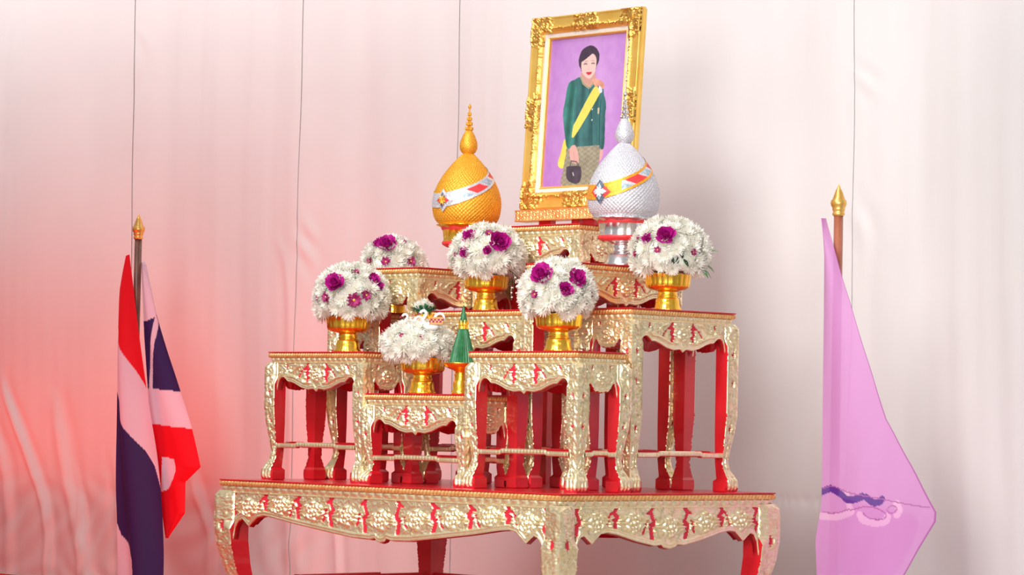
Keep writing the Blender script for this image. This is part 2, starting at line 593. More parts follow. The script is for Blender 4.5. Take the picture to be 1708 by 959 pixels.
def leg(h, step, fa, fb, seed, diamonds, inset=0.008):
    """square cabriole leg, corner at the origin, body towards +x +y, z from -FIELD down to -h.
    fa, fb: offset of outer and inner faces as functions of the height above the foot"""
    rnd = np.random.default_rng(seed)
    n = int((h - FIELD) / step)
    z = np.linspace(h - FIELD, 0, n)
    a, b = fa(z) + inset * np.clip((z - (h - FIELD - 0.012)) / 0.012, 0, 1), fb(z)
    m = max(8, int(0.036 / step))
    p = np.linspace(0, 1, m)
    Pm = a[:, None] + (b - a)[:, None] * p[None]
    Zm = np.repeat(z[:, None], m, 1)
    U = Pm - a[:, None]          # distance from the arris
    Wd = (b - a)[:, None] + 0 * U
    R = Relief(U, Zm)
    wmid = float(np.mean(b - a))

    def inside(r):
        return r.uniform(0, wmid), r.uniform(0.03, h - FIELD), r.choice([0.9, 2.2, -0.9, -2.2])
    R.scatter(int(h * wmid / 3.2e-5), rnd, inside, h=0.0034, w=0.0018, ln=0.013)
    # leafy clusters down the leg
    for k, zz in enumerate(np.arange(0.06, h - 0.05, 0.032)):
        R.leaf(wmid * 0.15, zz, 1.1, 0.026, 0.0046, 0.0046, 0.9)
        R.leaf(wmid * 0.75, zz + 0.012, 2.1, 0.022, 0.0034, 0.0038, -1.0)
    R.rosette(wmid * 0.12, h - FIELD - 0.030, 0.011 if h < 0.5 or wmid < 0.05 else 0.02, 0.006)
    # edge cord beside the inner edge
    q = (Wd - U)
    cw = 0.0022 if wmid < 0.05 else 0.0032
    R.H = np.where((np.abs(q - cw) < cw) & (Zm > 0.035), 0.0030 * np.sqrt(np.clip(1 - ((q - cw) / cw) ** 2, 0, 1)), R.H)
    for zz in diamonds:
        wd = wmid * 0.17
        q = np.abs(U - wmid * 0.50) / wd / 1.1 + np.abs(Zm - zz) / (wd * 2.0)
        R.gap |= q < 1
    # paw with claws at the foot
    f = float((fb(np.array([0.01])) - fa(np.array([0.01])))[0])
    paw = Zm < 0.030
    R.H = np.where(paw, 0.0008, R.H)
    R.gap &= ~paw
    for k in range(3):
        u = f * (0.16 + 0.32 * k)
        R.stroke([(u, 0.030), (u, 0.016), (u, 0.007)], f * 0.17, f * 0.05, 0.0045)
    toe = np.zeros_like(R.gap)
    for k in range(3):
        u = f * (0.16 + 0.32 * k)
        toe |= (np.abs(U - u) < f * 0.16 * np.clip((Zm - 0.002) / 0.010, 0, 1))
    low = (Zm < 0.011) & ~toe
    H = R.finish(rnd)
    H[low] = 0.0
    fade = np.clip(U / 0.003, 0, 1)
    H = H * fade + 0.0025 * (1 - fade)
    gap = R.gap | low
    o = 0.0
    zone = np.clip((Zm - (h - 0.085 * (1 if h < 0.4 or wmid < 0.05 else 1.5))) / 0.02, 0, 1)
    back = (inset - a[:, None]) * zone * p[None] ** 2 + 0.0015 * zone * p[None] ** 8
    V1 = np.stack([Pm, a[:, None] + back - H + 0 * Pm, Zm - h], -1)
    V2 = np.stack([a[:, None] + back - H + 0 * Pm, Pm, Zm - h], -1)
    # joined arris: the first column of both faces shares x = y = a - H
    V1[:, 0, 0] = V1[:, 0, 1]
    V2[:, 0, 1] = V2[:, 0, 0]
    n1 = n * m
    F1 = grid_faces(n, m)
    F2 = grid_faces(n, m, n1)[:, ::-1]
    mi = face_gap(gap)
    foot = np.clip((0.032 - z) / 0.006, 0, 1) * np.clip(z / 0.004 + 0.6, 0, 1)
    bb = b + 0.006 * foot
    ed = [np.stack([b, a + back[:, -1] - H[:, -1], z - h], -1), np.stack([bb, a + back[:, -1] + 0.002 - 0.002 * foot, z - h], -1), np.stack([bb, bb, z - h], -1), np.stack([a + back[:, -1] + 0.002 - 0.002 * foot, bb, z - h], -1), np.stack([a + back[:, -1] - H[:, -1], b, z - h], -1)]
    E = np.stack(ed, 1).reshape(-1, 3)
    Fe = grid_faces(n, 5, 2 * n1)
    V = np.concatenate([V1.reshape(-1, 3), V2.reshape(-1, 3), E])
    F = np.concatenate([F1, F2, Fe])
    M_ = np.concatenate([mi, mi, np.full(len(Fe), 2)])
    me = new_mesh('leg', V, F, ['gold_leaf', 'red_recess', 'red_lacquer'], M_)
    # flat shading on the red inner faces keeps their arrises crisp
    sm = np.ones(len(F), bool)
    sm[len(F1) + len(F2):] = False
    me.polygons.foreach_set('use_smooth', sm)
    return me


def stand_leg(h):
    k = min(1.0, (h - 0.03) / 0.30) if h < 0.3 else 1.0
    fa = lambda z: pinterp(z / k, [(0, -0.004), (0.012, -0.0065), (0.028, -0.005), (0.038, 0.000), (0.055, 0.009), (0.075, 0.012), (0.10, 0.009), (0.15, 0.001), (0.19, -0.003), (0.8, -0.0045)])
    fb = lambda z: pinterp(z / k, [(0, 0.030), (0.03, 0.030), (0.045, 0.031), (0.075, 0.033), (0.15, 0.034), (0.8, 0.034)])
    if h > 0.5:
        dm = [0.17, 0.30, h - 0.13]
    elif h > 0.3:
        dm = [0.155, h - 0.105, 0.27] if h > 0.4 else [0.155, h - 0.105]
    else:
        dm = [0.125]
    return leg(h, 0.0020, fa, fb, int(h * 1000), dm)


def stretcher(L, in0, z, hgt):
    """thin stepped rail with cut notches between two legs"""
    x0, x1 = -L / 2 + in0, L / 2 - in0
    n = int((x1 - x0) / 0.0022)
    x = np.linspace(x0, x1, n)
    up = 0.0036 * (1 / (1 + np.exp(-(x - x0 * 0.5) / 0.0012)) - 1 / (1 + np.exp(-(x + x0 * 0.5) / 0.0012)))
    cut = 0.0009 * (np.abs(np.sin(x * PI / 0.011)) < 0.25)
    zt, zb = z + hgt / 2 + up, z - hgt / 2 + up
    y0, y1 = 0.006, 0.022
    c = [np.stack([x, 0 * x + y1, zt], -1), np.stack([x, 0 * x + y0 + 0.002, zt], -1), np.stack([x, y0 + cut - 0.001, zt - 0.002], -1), np.stack([x, y0 + cut - 0.0015, (zt + zb) / 2], -1), np.stack([x, y0 + cut - 0.001, zb + 0.002], -1), np.stack([x, 0 * x + y0 + 0.002, zb], -1), np.stack([x, 0 * x + y1, zb], -1), np.stack([x, 0 * x + y1, zt], -1)]
    V = np.stack(c, 1).reshape(-1, 3)
    F = grid_faces(n, 8)
    mi = np.tile(np.array([1, 0, 0, 0, 0, 1, 1]), n - 1)
    return new_mesh('stretcher', V, F, ['gold_leaf', 'red_lacquer'], mi, smooth=False)


TOP = {'board': top_board(LONG, SHORT), 'rope': rope(LONG, SHORT), 'eggs': eggs(LONG, SHORT, -0.0155, -FIELD + 0.001, 0.0205)}
AP_L = apron('apron', LONG, 0.034, OUT_LONG, 0.0018, 'long', 3)
AP_S = apron('apron', SHORT, 0.034, OUT_SHORT, 0.0018, 'short', 5)
LEGS = {}


def carved_table(h, x, y, side, label, group='carved altar tables'):
    """x, y: footprint centre; side turns the long face to the right-hand side"""
    t = thing('carved_altar_table', label, 'table', (x, y, 0), PI / 2 if side else 0, group)
    obj('top_board', TOP['board'], t, (0, 0, h))
    obj('rope_moulding', TOP['rope'], t, (0, 0, h))
    obj('egg_moulding', TOP['eggs'], t, (0, 0, h))
    if h not in LEGS:
        LEGS[h] = (stand_leg(h), stretcher(LONG, 0.033, 0.090 if h > 0.3 else 0.066, 0.0125), stretcher(SHORT, 0.033, 0.090 if h > 0.3 else 0.066, 0.0125))
    lg, sl, ss = LEGS[h]
    for k, (cx, cy) in enumerate([(-1, -1), (1, -1), (1, 1), (-1, 1)]):
        obj('leg', lg, t, (cx * LONG / 2, cy * SHORT / 2, h), (0, 0, k * PI / 2))
    for k in range(4):
        a = k * PI / 2
        off = SHORT / 2 if k % 2 == 0 else LONG / 2
        p = (off * math.sin(a), -off * math.cos(a), 0)
        obj('apron', AP_L if k % 2 == 0 else AP_S, t, (p[0], p[1], h), (0, 0, a))
        obj('stretcher', sl if k % 2 == 0 else ss, t, p, (0, 0, a))
    return t


H_LOW, H1, H2, H3, HT = 0.2293, 0.3348, 0.4455, 0.5595, 0.6724
carved_table(H_LOW, -0.6250, 0.1953, False, 'lowest gilded red table, front row centre, under the swan flower bowl')
carved_table(H1, -1.0060, 0.1953, False, 'gilded red table at the left end of the front row')
carved_table(H1, -0.2440, 0.1953, False, 'gilded red table at the right end of the front row')
carved_table(H2, -1.0910, 0.4985, True, 'gilded red table turned sideways behind the front left table')
carved_table(H2, -0.6340, 0.3990, False, 'gilded red table in the centre of the second row, behind the lowest table')
carved_table(H2, -0.1590, 0.4985, True, 'tall gilded red table turned sideways at the far right end')
carved_table(H3, -0.9130, 0.4883, True, 'high gilded red table under the golden lotus bud ornament')
carved_table(H3, -0.3440, 0.4883, True, 'high gilded red table under the silver lotus bud ornament')
carved_table(HT, -0.6250, 0.5820, False, 'highest gilded red table, at the back in front of the portrait')

# ---- the large base table
BW, BD, BH = 1.25, 0.765, 0.42
OUT_BW = mirror_prof([(0.056, 0.155), (0.062, 0.125), (0.075, 0.108), (0.092, 0.102), (0.106, 0.112), (0.118, 0.121), (0.130, 0.110), (0.150, 0.096), (0.175, 0.091), (0.21, 0.094), (0.30, 0.107), (0.42, 0.121), (0.52, 0.132), (0.585, 0.134), (0.605, 0.130), (0.612, 0.137), (0.625, 0.141)], BW)
OUT_BD = mirror_prof([(0.056, 0.155), (0.062, 0.122), (0.073, 0.104), (0.088, 0.100), (0.102, 0.110), (0.114, 0.119), (0.126, 0.109), (0.143, 0.096), (0.165, 0.093), (0.20, 0.098), (0.27, 0.115), (0.33, 0.126), (0.355, 0.124), (0.362, 0.130), (0.3825, 0.134)], BD)
bt = thing('carved_base_table', 'wide low gilded red table carrying all the smaller tables', 'table', (-BW / 2, BD / 2, 0))
obj('top_board', top_board(BW, BD), bt)
obj('rope_moulding', rope(BW, BD, 0.0125, 0.0135), bt)
obj('egg_moulding', eggs(BW, BD, -0.017, -FIELD - 0.004, 0.030), bt)
apw = apron('apron', BW, 0.056, OUT_BW, 0.0021, 'base', 11)
apd = apron('apron', BD, 0.056, OUT_BD, 0.0021, 'base', 12)
blm = leg(BH, 0.0022,
          lambda z: pinterp(z, [(0, -0.012), (0.03, -0.014), (0.05, 0.0), (0.09, 0.024), (0.13, 0.027), (0.16, 0.023), (0.20, 0.012), (0.25, 0.000), (0.30, -0.006), (0.36, -0.006), (0.42, -0.002)]),
          lambda z: pinterp(z, [(0, 0.052), (0.05, 0.056), (0.10, 0.070), (0.15, 0.068), (0.20, 0.061), (0.26, 0.056), (0.42, 0.056)]), 21, [0.30])
for k, (cx, cy) in enumerate([(-1, -1), (1, -1), (1, 1), (-1, 1)]):
    obj('leg', blm, bt, (cx * BW / 2, cy * BD / 2, 0), (0, 0, k * PI / 2))
for k in range(4):
    a = k * PI / 2
    off = BD / 2 if k % 2 == 0 else BW / 2
    p = (off * math.sin(a), -off * math.cos(a), 0)
    obj('apron', apw if k % 2 == 0 else apd, bt, p, (0, 0, a))
for k in range(4):
    a = k * PI / 2
    off = BD / 2 if k % 2 == 0 else BW / 2
    Ln = BW if k % 2 == 0 else BD
    s = Soup()
    q = 0.03
    x0, x1 = -Ln / 2 + 0.06, Ln / 2 - 0.06
    z0 = -0.278
    for (a0, a1, dz) in ((x0, x0 * 0.45, 0), (x0 * 0.45, x1 * 0.45, 0.004), (x1 * 0.45, x1, 0)):
        s.box(a0, a1, q, q + 0.022, z0 + dz, z0 + dz + 0.022)
    obj('stretcher', s.mesh('stretcher', ['red_lacquer']), bt, (off * math.sin(a), -off * math.cos(a), 0), (0, 0, a))

# ------------------------------------------------------------------ gold bowls


def pedestal_bowl_mesh(k=1.0, wide=1.0):
    P = [(0, 0.001), (0.034, 0.0), (0.0355, 0.003), (0.0345, 0.006), (0.0315, 0.010), (0.0298, 0.020), (0.0285, 0.030), (0.0255, 0.033), (0.0235, 0.0345), (0.0255, 0.037), (0.0255, 0.040), (0.0228, 0.042), (0.0245, 0.0445), (0.0228, 0.047), (0.0240, 0.049), (0.030, 0.051), (0.044, 0.054), (0.0525, 0.059), (0.0545, 0.064), (0.0545, 0.070), (0.056, 0.080), (0.0580, 0.090), (0.0595, 0.092), (0.0565, 0.090), (0.053, 0.070), (0.030, 0.056), (0, 0.054)]
    P = [(r * k * (wide if z > 0.048 else 1), z * k) for r, z in P]

    def fl(R, Z, PH):
        w = np.clip((R - 0.045 * k) / (0.008 * k), 0, 1)
        return R * (1 + w * 0.035 * (np.abs(np.sin(PH * 9)) ** 0.7 - 0.5)) * (1 + 0.012 * np.clip(0.03 * k - Z, 0, 1) * 50 * np.cos(PH * 24) * (R > 0.02) * 0.4)
    V, F = lathe(P, 144, fl)
    return new_mesh('pedestal_bowl', V, F, ['anodised_gold'])


BOWL = pedestal_bowl_mesh()

# ------------------------------------------------------------------ flowers


def petal(L, W, cup, bend, tip=0.15):
    """4-section petal pointing along +x, curling up (+z)"""
    V, F = [], []
    ts = [0, 0.35, 0.75, 1.0]
    ws = [0.45, 0.9, 1.0, tip]
    for t, w in zip(ts, ws):
        x = L * t
        z = bend * L * t * t
        V += [(x, -W / 2 * w, z + cup), (x, 0, z), (x, W / 2 * w, z + cup)]
    for i in range(3):
        a = i * 3
        F += [(a, a + 3, a + 4, a + 1), (a + 1, a + 4, a + 5, a + 2)]
    return np.array(V), F


def bloom(name, layers, mats, heart, seed, tip=0.15):
    """layers: (count, elevation deg, length, width, bend, start radius, height)"""
    rnd = random.Random(seed)
    s = Soup()
    for (n, el, L, W, bend, r0, z0) in layers:
        ph0 = rnd.random() * 6
        for i in range(n):
            Vp, F = petal(L * rnd.uniform(0.85, 1.12), W, W * 0.18, bend * rnd.uniform(0.5, 1.5), tip)
            e = math.radians(el + rnd.uniform(-7, 7))
            ph = ph0 + 2 * PI * (i + rnd.uniform(-0.25, 0.25)) / n
            x = Vp[:, 0] * math.cos(e) - Vp[:, 2] * math.sin(e) + r0
            z = Vp[:, 0] * math.sin(e) + Vp[:, 2] * math.cos(e) + z0
            y = Vp[:, 1]
            s.add(np.stack([x * math.cos(ph) - y * math.sin(ph), x * math.sin(ph) + y * math.cos(ph), z], -1), F, 0)
    if heart:
        V, F = lathe([(0.0, heart * 0.7 + layers[-1][6]), (heart * 0.6, heart * 0.55 + layers[-1][6]), (heart, layers[-1][6]), (heart * 0.5, layers[-1][6] - heart * 0.5)], 10)
        s.add(V.reshape(-1, 3), F, 1)
    return s.mesh(name, mats, smooth=True)


MUM = [bloom('white_chrysanthemum', [(20, -30, 0.0215, 0.0046, 0.25, 0.003, -0.003), (22, -8, 0.0220, 0.0046, 0.3, 0.003, -0.001), (22, 12, 0.0205, 0.0046, 0.35, 0.003, 0.001), (18, 32, 0.0175, 0.0042, 0.3, 0.002, 0.003), (12, 54, 0.0130, 0.0038, 0.2, 0.001, 0.004)], ['white_petal', 'cream_heart'], 0.0025, s_) for s_ in (1, 2, 3)]
DAISY = bloom('purple_daisy', [(12, 2, 0.0100, 0.0042, 0.15, 0.002, 0.0), (10, 22, 0.0085, 0.0038, 0.2, 0.0015, 0.001)], ['plum_petal', 'yellow_heart'], 0.0026, 9)
ROSE = bloom('magenta_carnation', [(9, 5, 0.0120, 0.0100, 0.5, 0.002, -0.001), (9, 28, 0.0110, 0.0095, 0.55, 0.002, 0.001), (8, 50, 0.0095, 0.0080, 0.5, 0.0015, 0.002), (6, 72, 0.0080, 0.0060, 0.3, 0.001, 0.003)], ['magenta_petal', 'plum_petal'], 0.002, 14, tip=0.75)
SPRIG = None


def sprig_mesh():
    s = Soup()
    rnd = random.Random(4)
    for i in range(9):
        a, r = rnd.uniform(0, 6.28), rnd.uniform(0.002, 0.012)
        x, y, z = r * math.cos(a), r * math.sin(a), rnd.uniform(0.004, 0.010)
        V, F = lathe([(0, 0.0016), (0.0015, 0.0008), (0.0013, -0.0006), (0, -0.0014)], 6)
        s.add(V.reshape(-1, 3) + (x, y, z), F, 0)
        Vt, Ft = tube([(0, 0, -0.006), (x * 0.5, y * 0.5, 0), (x, y, z)], 0.0004, 4)
        s.add(Vt, Ft, 1)
    return s.mesh('filler_sprig', ['white_petal', 'leaf_green'], True)


SPRIG = sprig_mesh()


def leaf_mesh(L, W, m='leaf_green'):
    n = 7
    V, F = [], []
    for i in range(n):
        t = i / (n - 1)
        w = W / 2 * math.sin(PI * min(1, t * 0.92 + 0.06)) ** 0.8
        z = -0.25 * L * t * t
        V += [(L * t, -w, z + w * 0.25), (L * t, 0, z), (L * t, w, z + w * 0.25)]
    for i in range(n - 1):
        a = i * 3
        F += [(a, a + 3, a + 4, a + 1), (a + 1, a + 4, a + 5, a + 2)]
    return new_mesh('leaf', np.array(V), F, [m])


LEAF, LEAF_D = leaf_mesh(0.034, 0.013), leaf_mesh(0.022, 0.010, 'dark_leaf')


def quat_to(n, spin):
    q = Vector(n).normalized().to_track_quat('Z', 'Y').to_matrix()
    return (q @ Matrix.Rotation(spin, 3, 'Z')).to_euler()


def arrangement(table, centre, radius, accents, label, bowl_label, flat=1.0, count=88, low=124, seed=0, leaves=(), darks=(), k=1.0):
    rnd = random.Random(seed)
    bx, by, bz = table
    thing('pedestal_bowl', bowl_label, 'bowl', (bx, by, bz), rnd.random(), 'golden pedestal bowls holding flowers', BOWL)
    cx, cy, cz = bx + centre[0], by + centre[1], bz + centre[2]
    t = thing('flower_arrangement', label, 'flowers', (cx, cy, cz), 0, 'flower domes in golden pedestal bowls')
    V, F = lathe([(0.0, 0.72), (0.35, 0.66), (0.6, 0.42), (0.74, 0.1), (0.72, -0.2), (0.60, -0.42), (0.50, -0.46), (0.0, -0.46)], 24)
    obj('flower_foam', new_mesh('flower_foam', V * radius * (1, 1, flat), F, ['foam']), t)
    acc = [Vector(a[2:]).normalized() for a in accents]
    ra = radius - 0.0155
    for i in range(count):
        zc = 1 - (1 - math.cos(math.radians(low))) * (i + 0.5) / count
        ph = i * 2.399963 + seed
        rr = math.sqrt(max(0, 1 - zc * zc))
        n = Vector((rr * math.cos(ph), rr * math.sin(ph), zc)) + Vector((rnd.uniform(-.07, .07), rnd.uniform(-.07, .07), rnd.uniform(-.07, .07)))
        n.normalize()
        if any((n - a).length < 0.15 + accents[j][1] * 2.5 for j, a in enumerate(acc)):
            continue
        if any((n - Vector(d)).length < 0.2 for d in darks):
            continue
        r_ = ra * rnd.uniform(0.95, 1.03)
        obj('white_chrysanthemum', MUM[rnd.randrange(3)], t, (n.x * r_, n.y * r_, n.z * r_ * flat), quat_to((n.x, n.y, n.z / flat), rnd.random() * 6), (rnd.uniform(0.82, 1.12) * k,) * 3)
    for (kd, sz, nx, ny, nz) in accents:
        n = Vector((nx, ny, nz)).normalized()
        r_ = ra + (0.006 if kd == 'd' else 0.004)
        me = DAISY if kd == 'd' else ROSE
        base = 0.0118 if kd == 'd' else 0.0125
        obj('purple_daisy' if kd == 'd' else 'magenta_carnation', me, t, (n.x * r_, n.y * r_, n.z * r_ * flat), quat_to(n, rnd.random() * 6), (sz / base * 1.15,) * 3)
    for i in range(26):
        zc = rnd.uniform(-0.1, 1)
        ph = rnd.uniform(0, 6.28)
        rr = math.sqrt(1 - zc * zc)
        n = Vector((rr * math.cos(ph), rr * math.sin(ph), zc))
        obj('filler_sprig', SPRIG, t, tuple(Vector((n.x, n.y, n.z * flat)) * (ra - 0.002)), quat_to(n, 0), (1.25,) * 3)
    for (d, a) in leaves:
        n = Vector(d).normalized()
        x = Vector(a).normalized()
        z = x.cross(Vector((0.2, -0.3, 1))).cross(x).normalized()
        Mx = Matrix((x, z.cross(x), z)).transposed()
        obj('leaf', LEAF, t, tuple(n * (radius - 0.016)), Mx.to_euler())
    for d in darks:
        for j in range(4):
            n = (Vector(d) + Vector((rnd.uniform(-.1, .1), rnd.uniform(-.1, .1), rnd.uniform(-.08, .08)))).normalized()
            obj('dark_leaf', LEAF_D, t, tuple(n * (ra - 0.008)), quat_to((rnd.uniform(-1, 1), rnd.uniform(-1, 1), rnd.uniform(-0.4, 1)), rnd.random() * 6))
    return t


arrangement((-0.977, 0.1953, H1), (0.0093, 0.0007, 0.1415), 0.1027, [('r', 0.021, 0.33, -0.86, 0.38), ('r', 0.0156, 0.87, 0.01, 0.5), ('r', 0.0101, 0.92, 0.19, 0.34), ('d', 0.0132, 0.08, -1.0, -0.02), ('d', 0.0187, 0.79, -0.6, -0.1), ('d', 0.014, 0.95, -0.3, 0.06), ('d', 0.0078, -0.31, -0.95, -0.04), ('d', 0.0086, 0.57, -0.33, 0.75)],
            'white flower dome with purple blooms on the front left table', 'gold pedestal bowl under the flower dome on the front left table', seed=1, flat=0.93)
arrangement((-0.689, 0.1953, H_LOW), (-0.0043, -0.012, 0.1216), 0.097, [('d', 0.0068, 0.24, -0.89, 0.39), ('d', 0.0068, 0.75, -0.57, 0.34)],
            'low flat mound of white flowers around the two swans', 'gold pedestal bowl under the swan flower mound on the lowest table', seed=2, flat=0.66, count=74)
arrangement((-0.209, 0.1953, H1), (0.0003, -0.0082, 0.1372), 0.097, [('r', 0.0232, 0.26, -0.82, 0.51), ('r', 0.0188, 0.88, -0.17, 0.44), ('r', 0.0145, 0.84, -0.52, 0.13), ('d', 0.0101, 0.13, -0.99, -0.02), ('d', 0.0087, 0.93, 0.36, 0.04)],
            'white flower dome with purple blooms on the front right table', 'gold pedestal bowl under the flower dome on the front right table', seed=3, flat=0.93)
c2 = arrangement((-0.675, 0.399, H2), (0.0062, -0.0025, 0.1413), 0.1019, [('r', 0.0224, 0.83, -0.4, 0.39), ('r', 0.0147, 0.11, -0.8, 0.58), ('r', 0.0116, 0.12, -0.99, 0.08), ('r', 0.0093, 0.7, -0.7, 0.14), ('d', 0.0069, -0.28, -0.96, 0.04), ('d', 0.0108, 0.53, -0.48, 0.7)],
            'white flower dome below the highest table, in front of the golden bud ornament', 'gold pedestal bowl in the centre of the second row', seed=4, flat=0.86)
arrangement((-0.159, 0.527, H2), (0.0066, -0.002, 0.1411), 0.1042, [('r', 0.0193, 0.52, -0.72, 0.46), ('r', 0.0112, 0.05, -0.92, 0.39), ('d', 0.0089, 0.41, -0.91, 0.07), ('d', 0.0089, 0.99, -0.17, 0.03), ('d', 0.0082, -0.35, -0.94, -0.02), ('d', 0.0082, -0.34, -0.82, 0.46), ('d', 0.0052, 0.55, -0.26, 0.79)],
            'rightmost flower dome with green leaves poking out at its right', 'gold pedestal bowl on the tall far right table', seed=5, flat=0.9,
            leaves=[((0.9, 0.75, 0.1), (0.8, 0.6, 0.25)), ((0.9, 0.6, -0.28), (0.75, 0.6, -0.5)), ((1.0, 0.3, -0.42), (0.8, 0.4, -0.7)), ((0.7, 0.7, -0.4), (0.5, 0.7, -0.6))],
            darks=[(0.77, -0.62, -0.10), (0.86, -0.44, -0.14)])
arrangement((-1.09, 0.457, H2), (0.0011, -0.0066, 0.1237), 0.0934, [('r', 0.0225, 0.38, -0.61, 0.69), ('r', 0.0129, -0.06, -0.62, 0.78), ('d', 0.0097, 0.49, -0.05, 0.87), ('d', 0.0105, -0.04, -0.98, 0.18), ('d', 0.0129, 0.55, -0.82, 0.16), ('d', 0.0137, 0.97, -0.14, 0.2)],
            'flower dome at upper left, half hidden behind a high table', 'gold pedestal bowl hidden behind the high left table', seed=6, flat=0.95)

# thin stems of tiny buds trailing from the right side of the centre dome
s = Soup()
rnd = random.Random(12)
for k in range(6):
    x0, y0 = 0.066 + rnd.uniform(-.008, .008), 0.012 + rnd.uniform(-.012, .012)
    x1, y1, z1 = 0.097 + rnd.uniform(-.012, .010), y0 + rnd.uniform(-.012, .014), -0.072 - rnd.uniform(0, .05)
    V, F = tube(smooth_curve([(x0, y0, -0.035), ((x0 + x1) / 2 + .008, (y0 + y1) / 2, -0.050), (x1, y1, z1)], 7), 0.0006, 4)
    s.add(V, F, 1)
    for q in range(3):
        V, F = lathe([(0, 0.0026), (0.0024, 0.001), (0.0022, -0.001), (0, -0.0024)], 7)
        s.add(V.reshape(-1, 3) + (x1 + rnd.uniform(-.008, .008), y1 + rnd.uniform(-.006, .006), z1 + rnd.uniform(-.004, .022)), F, 0)
obj('trailing_sprig', s.mesh('trailing_sprig', ['white_petal', 'dark_leaf'], True), c2)

# ------------------------------------------------------------------ lotus-bud ornaments


def bud_thing(loc, body, metal, edge, label, tilt, stones, name, bowl_mat, pal, base_label):
    # footed dish under the bud
    octo = lambda R, Z, PH: R * np.where((Z > 0.052) & (R > 0.05), 1 - 0.05 * (1 - np.abs(np.cos(PH * 5))), 1)
    P = [(0, 0.001), (0.045, 0), (0.049, 0.004), (0.048, 0.010), (0.045, 0.014), (0.043, 0.030), (0.036, 0.034), (0.028, 0.038), (0.026, 0.046), (0.030, 0.052), (0.026, 0.056), (0.034, 0.062), (0.050, 0.067), (0.060, 0.073), (0.0615, 0.080), (0.0600, 0.086), (0.0625, 0.112), (0.070, 0.119), (0.0790, 0.1225), (0.080, 0.125), (0.072, 0.126), (0, 0.124)]
    V, F = lathe(P, 120, octo)
    dish = thing('footed_dish', base_label, 'dish', loc, 0.3, None, new_mesh('footed_dish', V, F, [bowl_mat]))
    # red paper-like collar around the dish under the rim
    V, F = lathe([(0.0655, 0.118), (0.068, 0.1165), (0.0650, 0.110), (0.0640, 0.108)], 60, lambda R, Z, PH: R)
    obj('red_collar', new_mesh('red_collar', V + np.array((0, 0, 0.0025)), F, ['thread_red']), dish)
    V, F = lathe([(0.051, 0.0655), (0.0625, 0.0715), (0.0640, 0.0765), (0.0628, 0.080)], 60)
    obj('lower_red_band', new_mesh('lower_red_band', V, F, ['thread_red']), dish)
    t = thing(name, label, 'ornament', (loc[0], loc[1], loc[2] + 0.1255), 0, 'lotus bud shaped ceremonial ornaments')
    t.rotation_euler = tilt
    prof = smooth_curve([(0.070, 0.0), (0.0800, 0.010), (0.0875, 0.027), (0.0905, 0.056), (0.0865, 0.083), (0.0770, 0.108), (0.0620, 0.134), (0.0420, 0.160), (0.0240, 0.180), (0.0130, 0.191)], 130)

    def weave(R, Z, PH):
        u, v = PH * 52 / (2 * PI), Z / 0.0052
        return R + 0.0024 * np.abs(np.sin(PI * (u + v / 2))) * np.abs(np.sin(PI * (u - v / 2))) * np.clip(R / 0.03, 0, 1)
    V, F = lathe(prof, 348, weave)
    obj('bud_body', new_mesh('bud_body', V, F, [body]), t)
    V, F = lathe([(0, 0.0), (0.070, 0.0)], 60)
    obj('bud_underside', new_mesh('bud_underside', V, F, [body]), t)
    pr = smooth_curve([(0.0125, 0.190), (0.0190, 0.196), (0.0230, 0.207), (0.0218, 0.222), (0.0150, 0.240), (0.0080, 0.251), (0.0060, 0.254)], 60)
    V, F = lathe(pr, 180, lambda R, Z, PH: R + 0.0010 * np.abs(np.sin(PI * (PH * 22 / 2 / PI + Z / 0.0076))) * np.abs(np.sin(PI * (PH * 22 / 2 / PI - Z / 0.0076))))
    obj('small_bud', new_mesh('small_bud', V, F, [body]), t)
    # tiered spire with little upturned points
    s = Soup()
    zz = 0.252
    for (r, dz) in ((0.0112, 0.013), (0.0092, 0.013), (0.0070, 0.013), (0.0050, 0.013)):
        V, F = lathe([(r * 0.45, zz), (r * 0.95, zz + 0.002), (r * 0.9, zz + dz * 0.35), (r * 0.5, zz + dz * 0.7), (r * 0.32, zz + dz)], 36, lambda R, Z, PH: R * (1 + 0.12 * np.cos(PH * 6)))
        s.add(V.reshape(-1, 3), F)
        for k in range(6):
            a = k * PI / 3
            Vt, Ft = tube([(r * 0.7 * math.cos(a), r * 0.7 * math.sin(a), zz + dz * 0.25), (r * 0.98 * math.cos(a), r * 0.98 * math.sin(a), zz + dz * 0.5), (r * 0.85 * math.cos(a), r * 0.85 * math.sin(a), zz + dz * 0.85)], [r * 0.22, r * 0.16, r * 0.04], 5)
            s.add(Vt, Ft)
        zz += dz
    V, F = lathe([(0.001, zz - 0.002), (0.0022, zz + 0.003), (0.0012, zz + 0.006), (0.0042, zz + 0.009), (0.0048, zz + 0.013), (0.0025, zz + 0.017), (0.0004, zz + 0.021)], 16)
    s.add(V.reshape(-1, 3), F)
    obj('spire', s.mesh('spire', [body if metal is None else metal], True), t)
    # diagonal sash wrapped round the body
    n, m = 260, 22
    ph = np.linspace(0, 2 * PI, n, endpoint=False)
    az0 = math.radians(-90)
    zc = 0.1047 - 0.044 * np.cos(ph - math.radians(-100))
    wd = 0.0165 + 0.003 * np.cos(ph - az0)
    d = np.linspace(-1, 1, m)
    Z = zc[:, None] + wd[:, None] * d[None]
    Rr = np.interp(Z, prof[:, 1], prof[:, 0]) + 0.0024 + 0.0008 * (np.abs(d[None]) > 0.78)
    V = np.stack([Rr * np.cos(ph)[:, None], Rr * np.sin(ph)[:, None], Z], -1)
    F = grid_faces(n, m, closed=True)
    phf = ph + PI / n
    df = (d[:-1] + d[1:]) / 2
    q = ((phf[:, None] - az0) * 0.088 / 0.094 + 0.26 * df[None] + 0.22) % 1.0
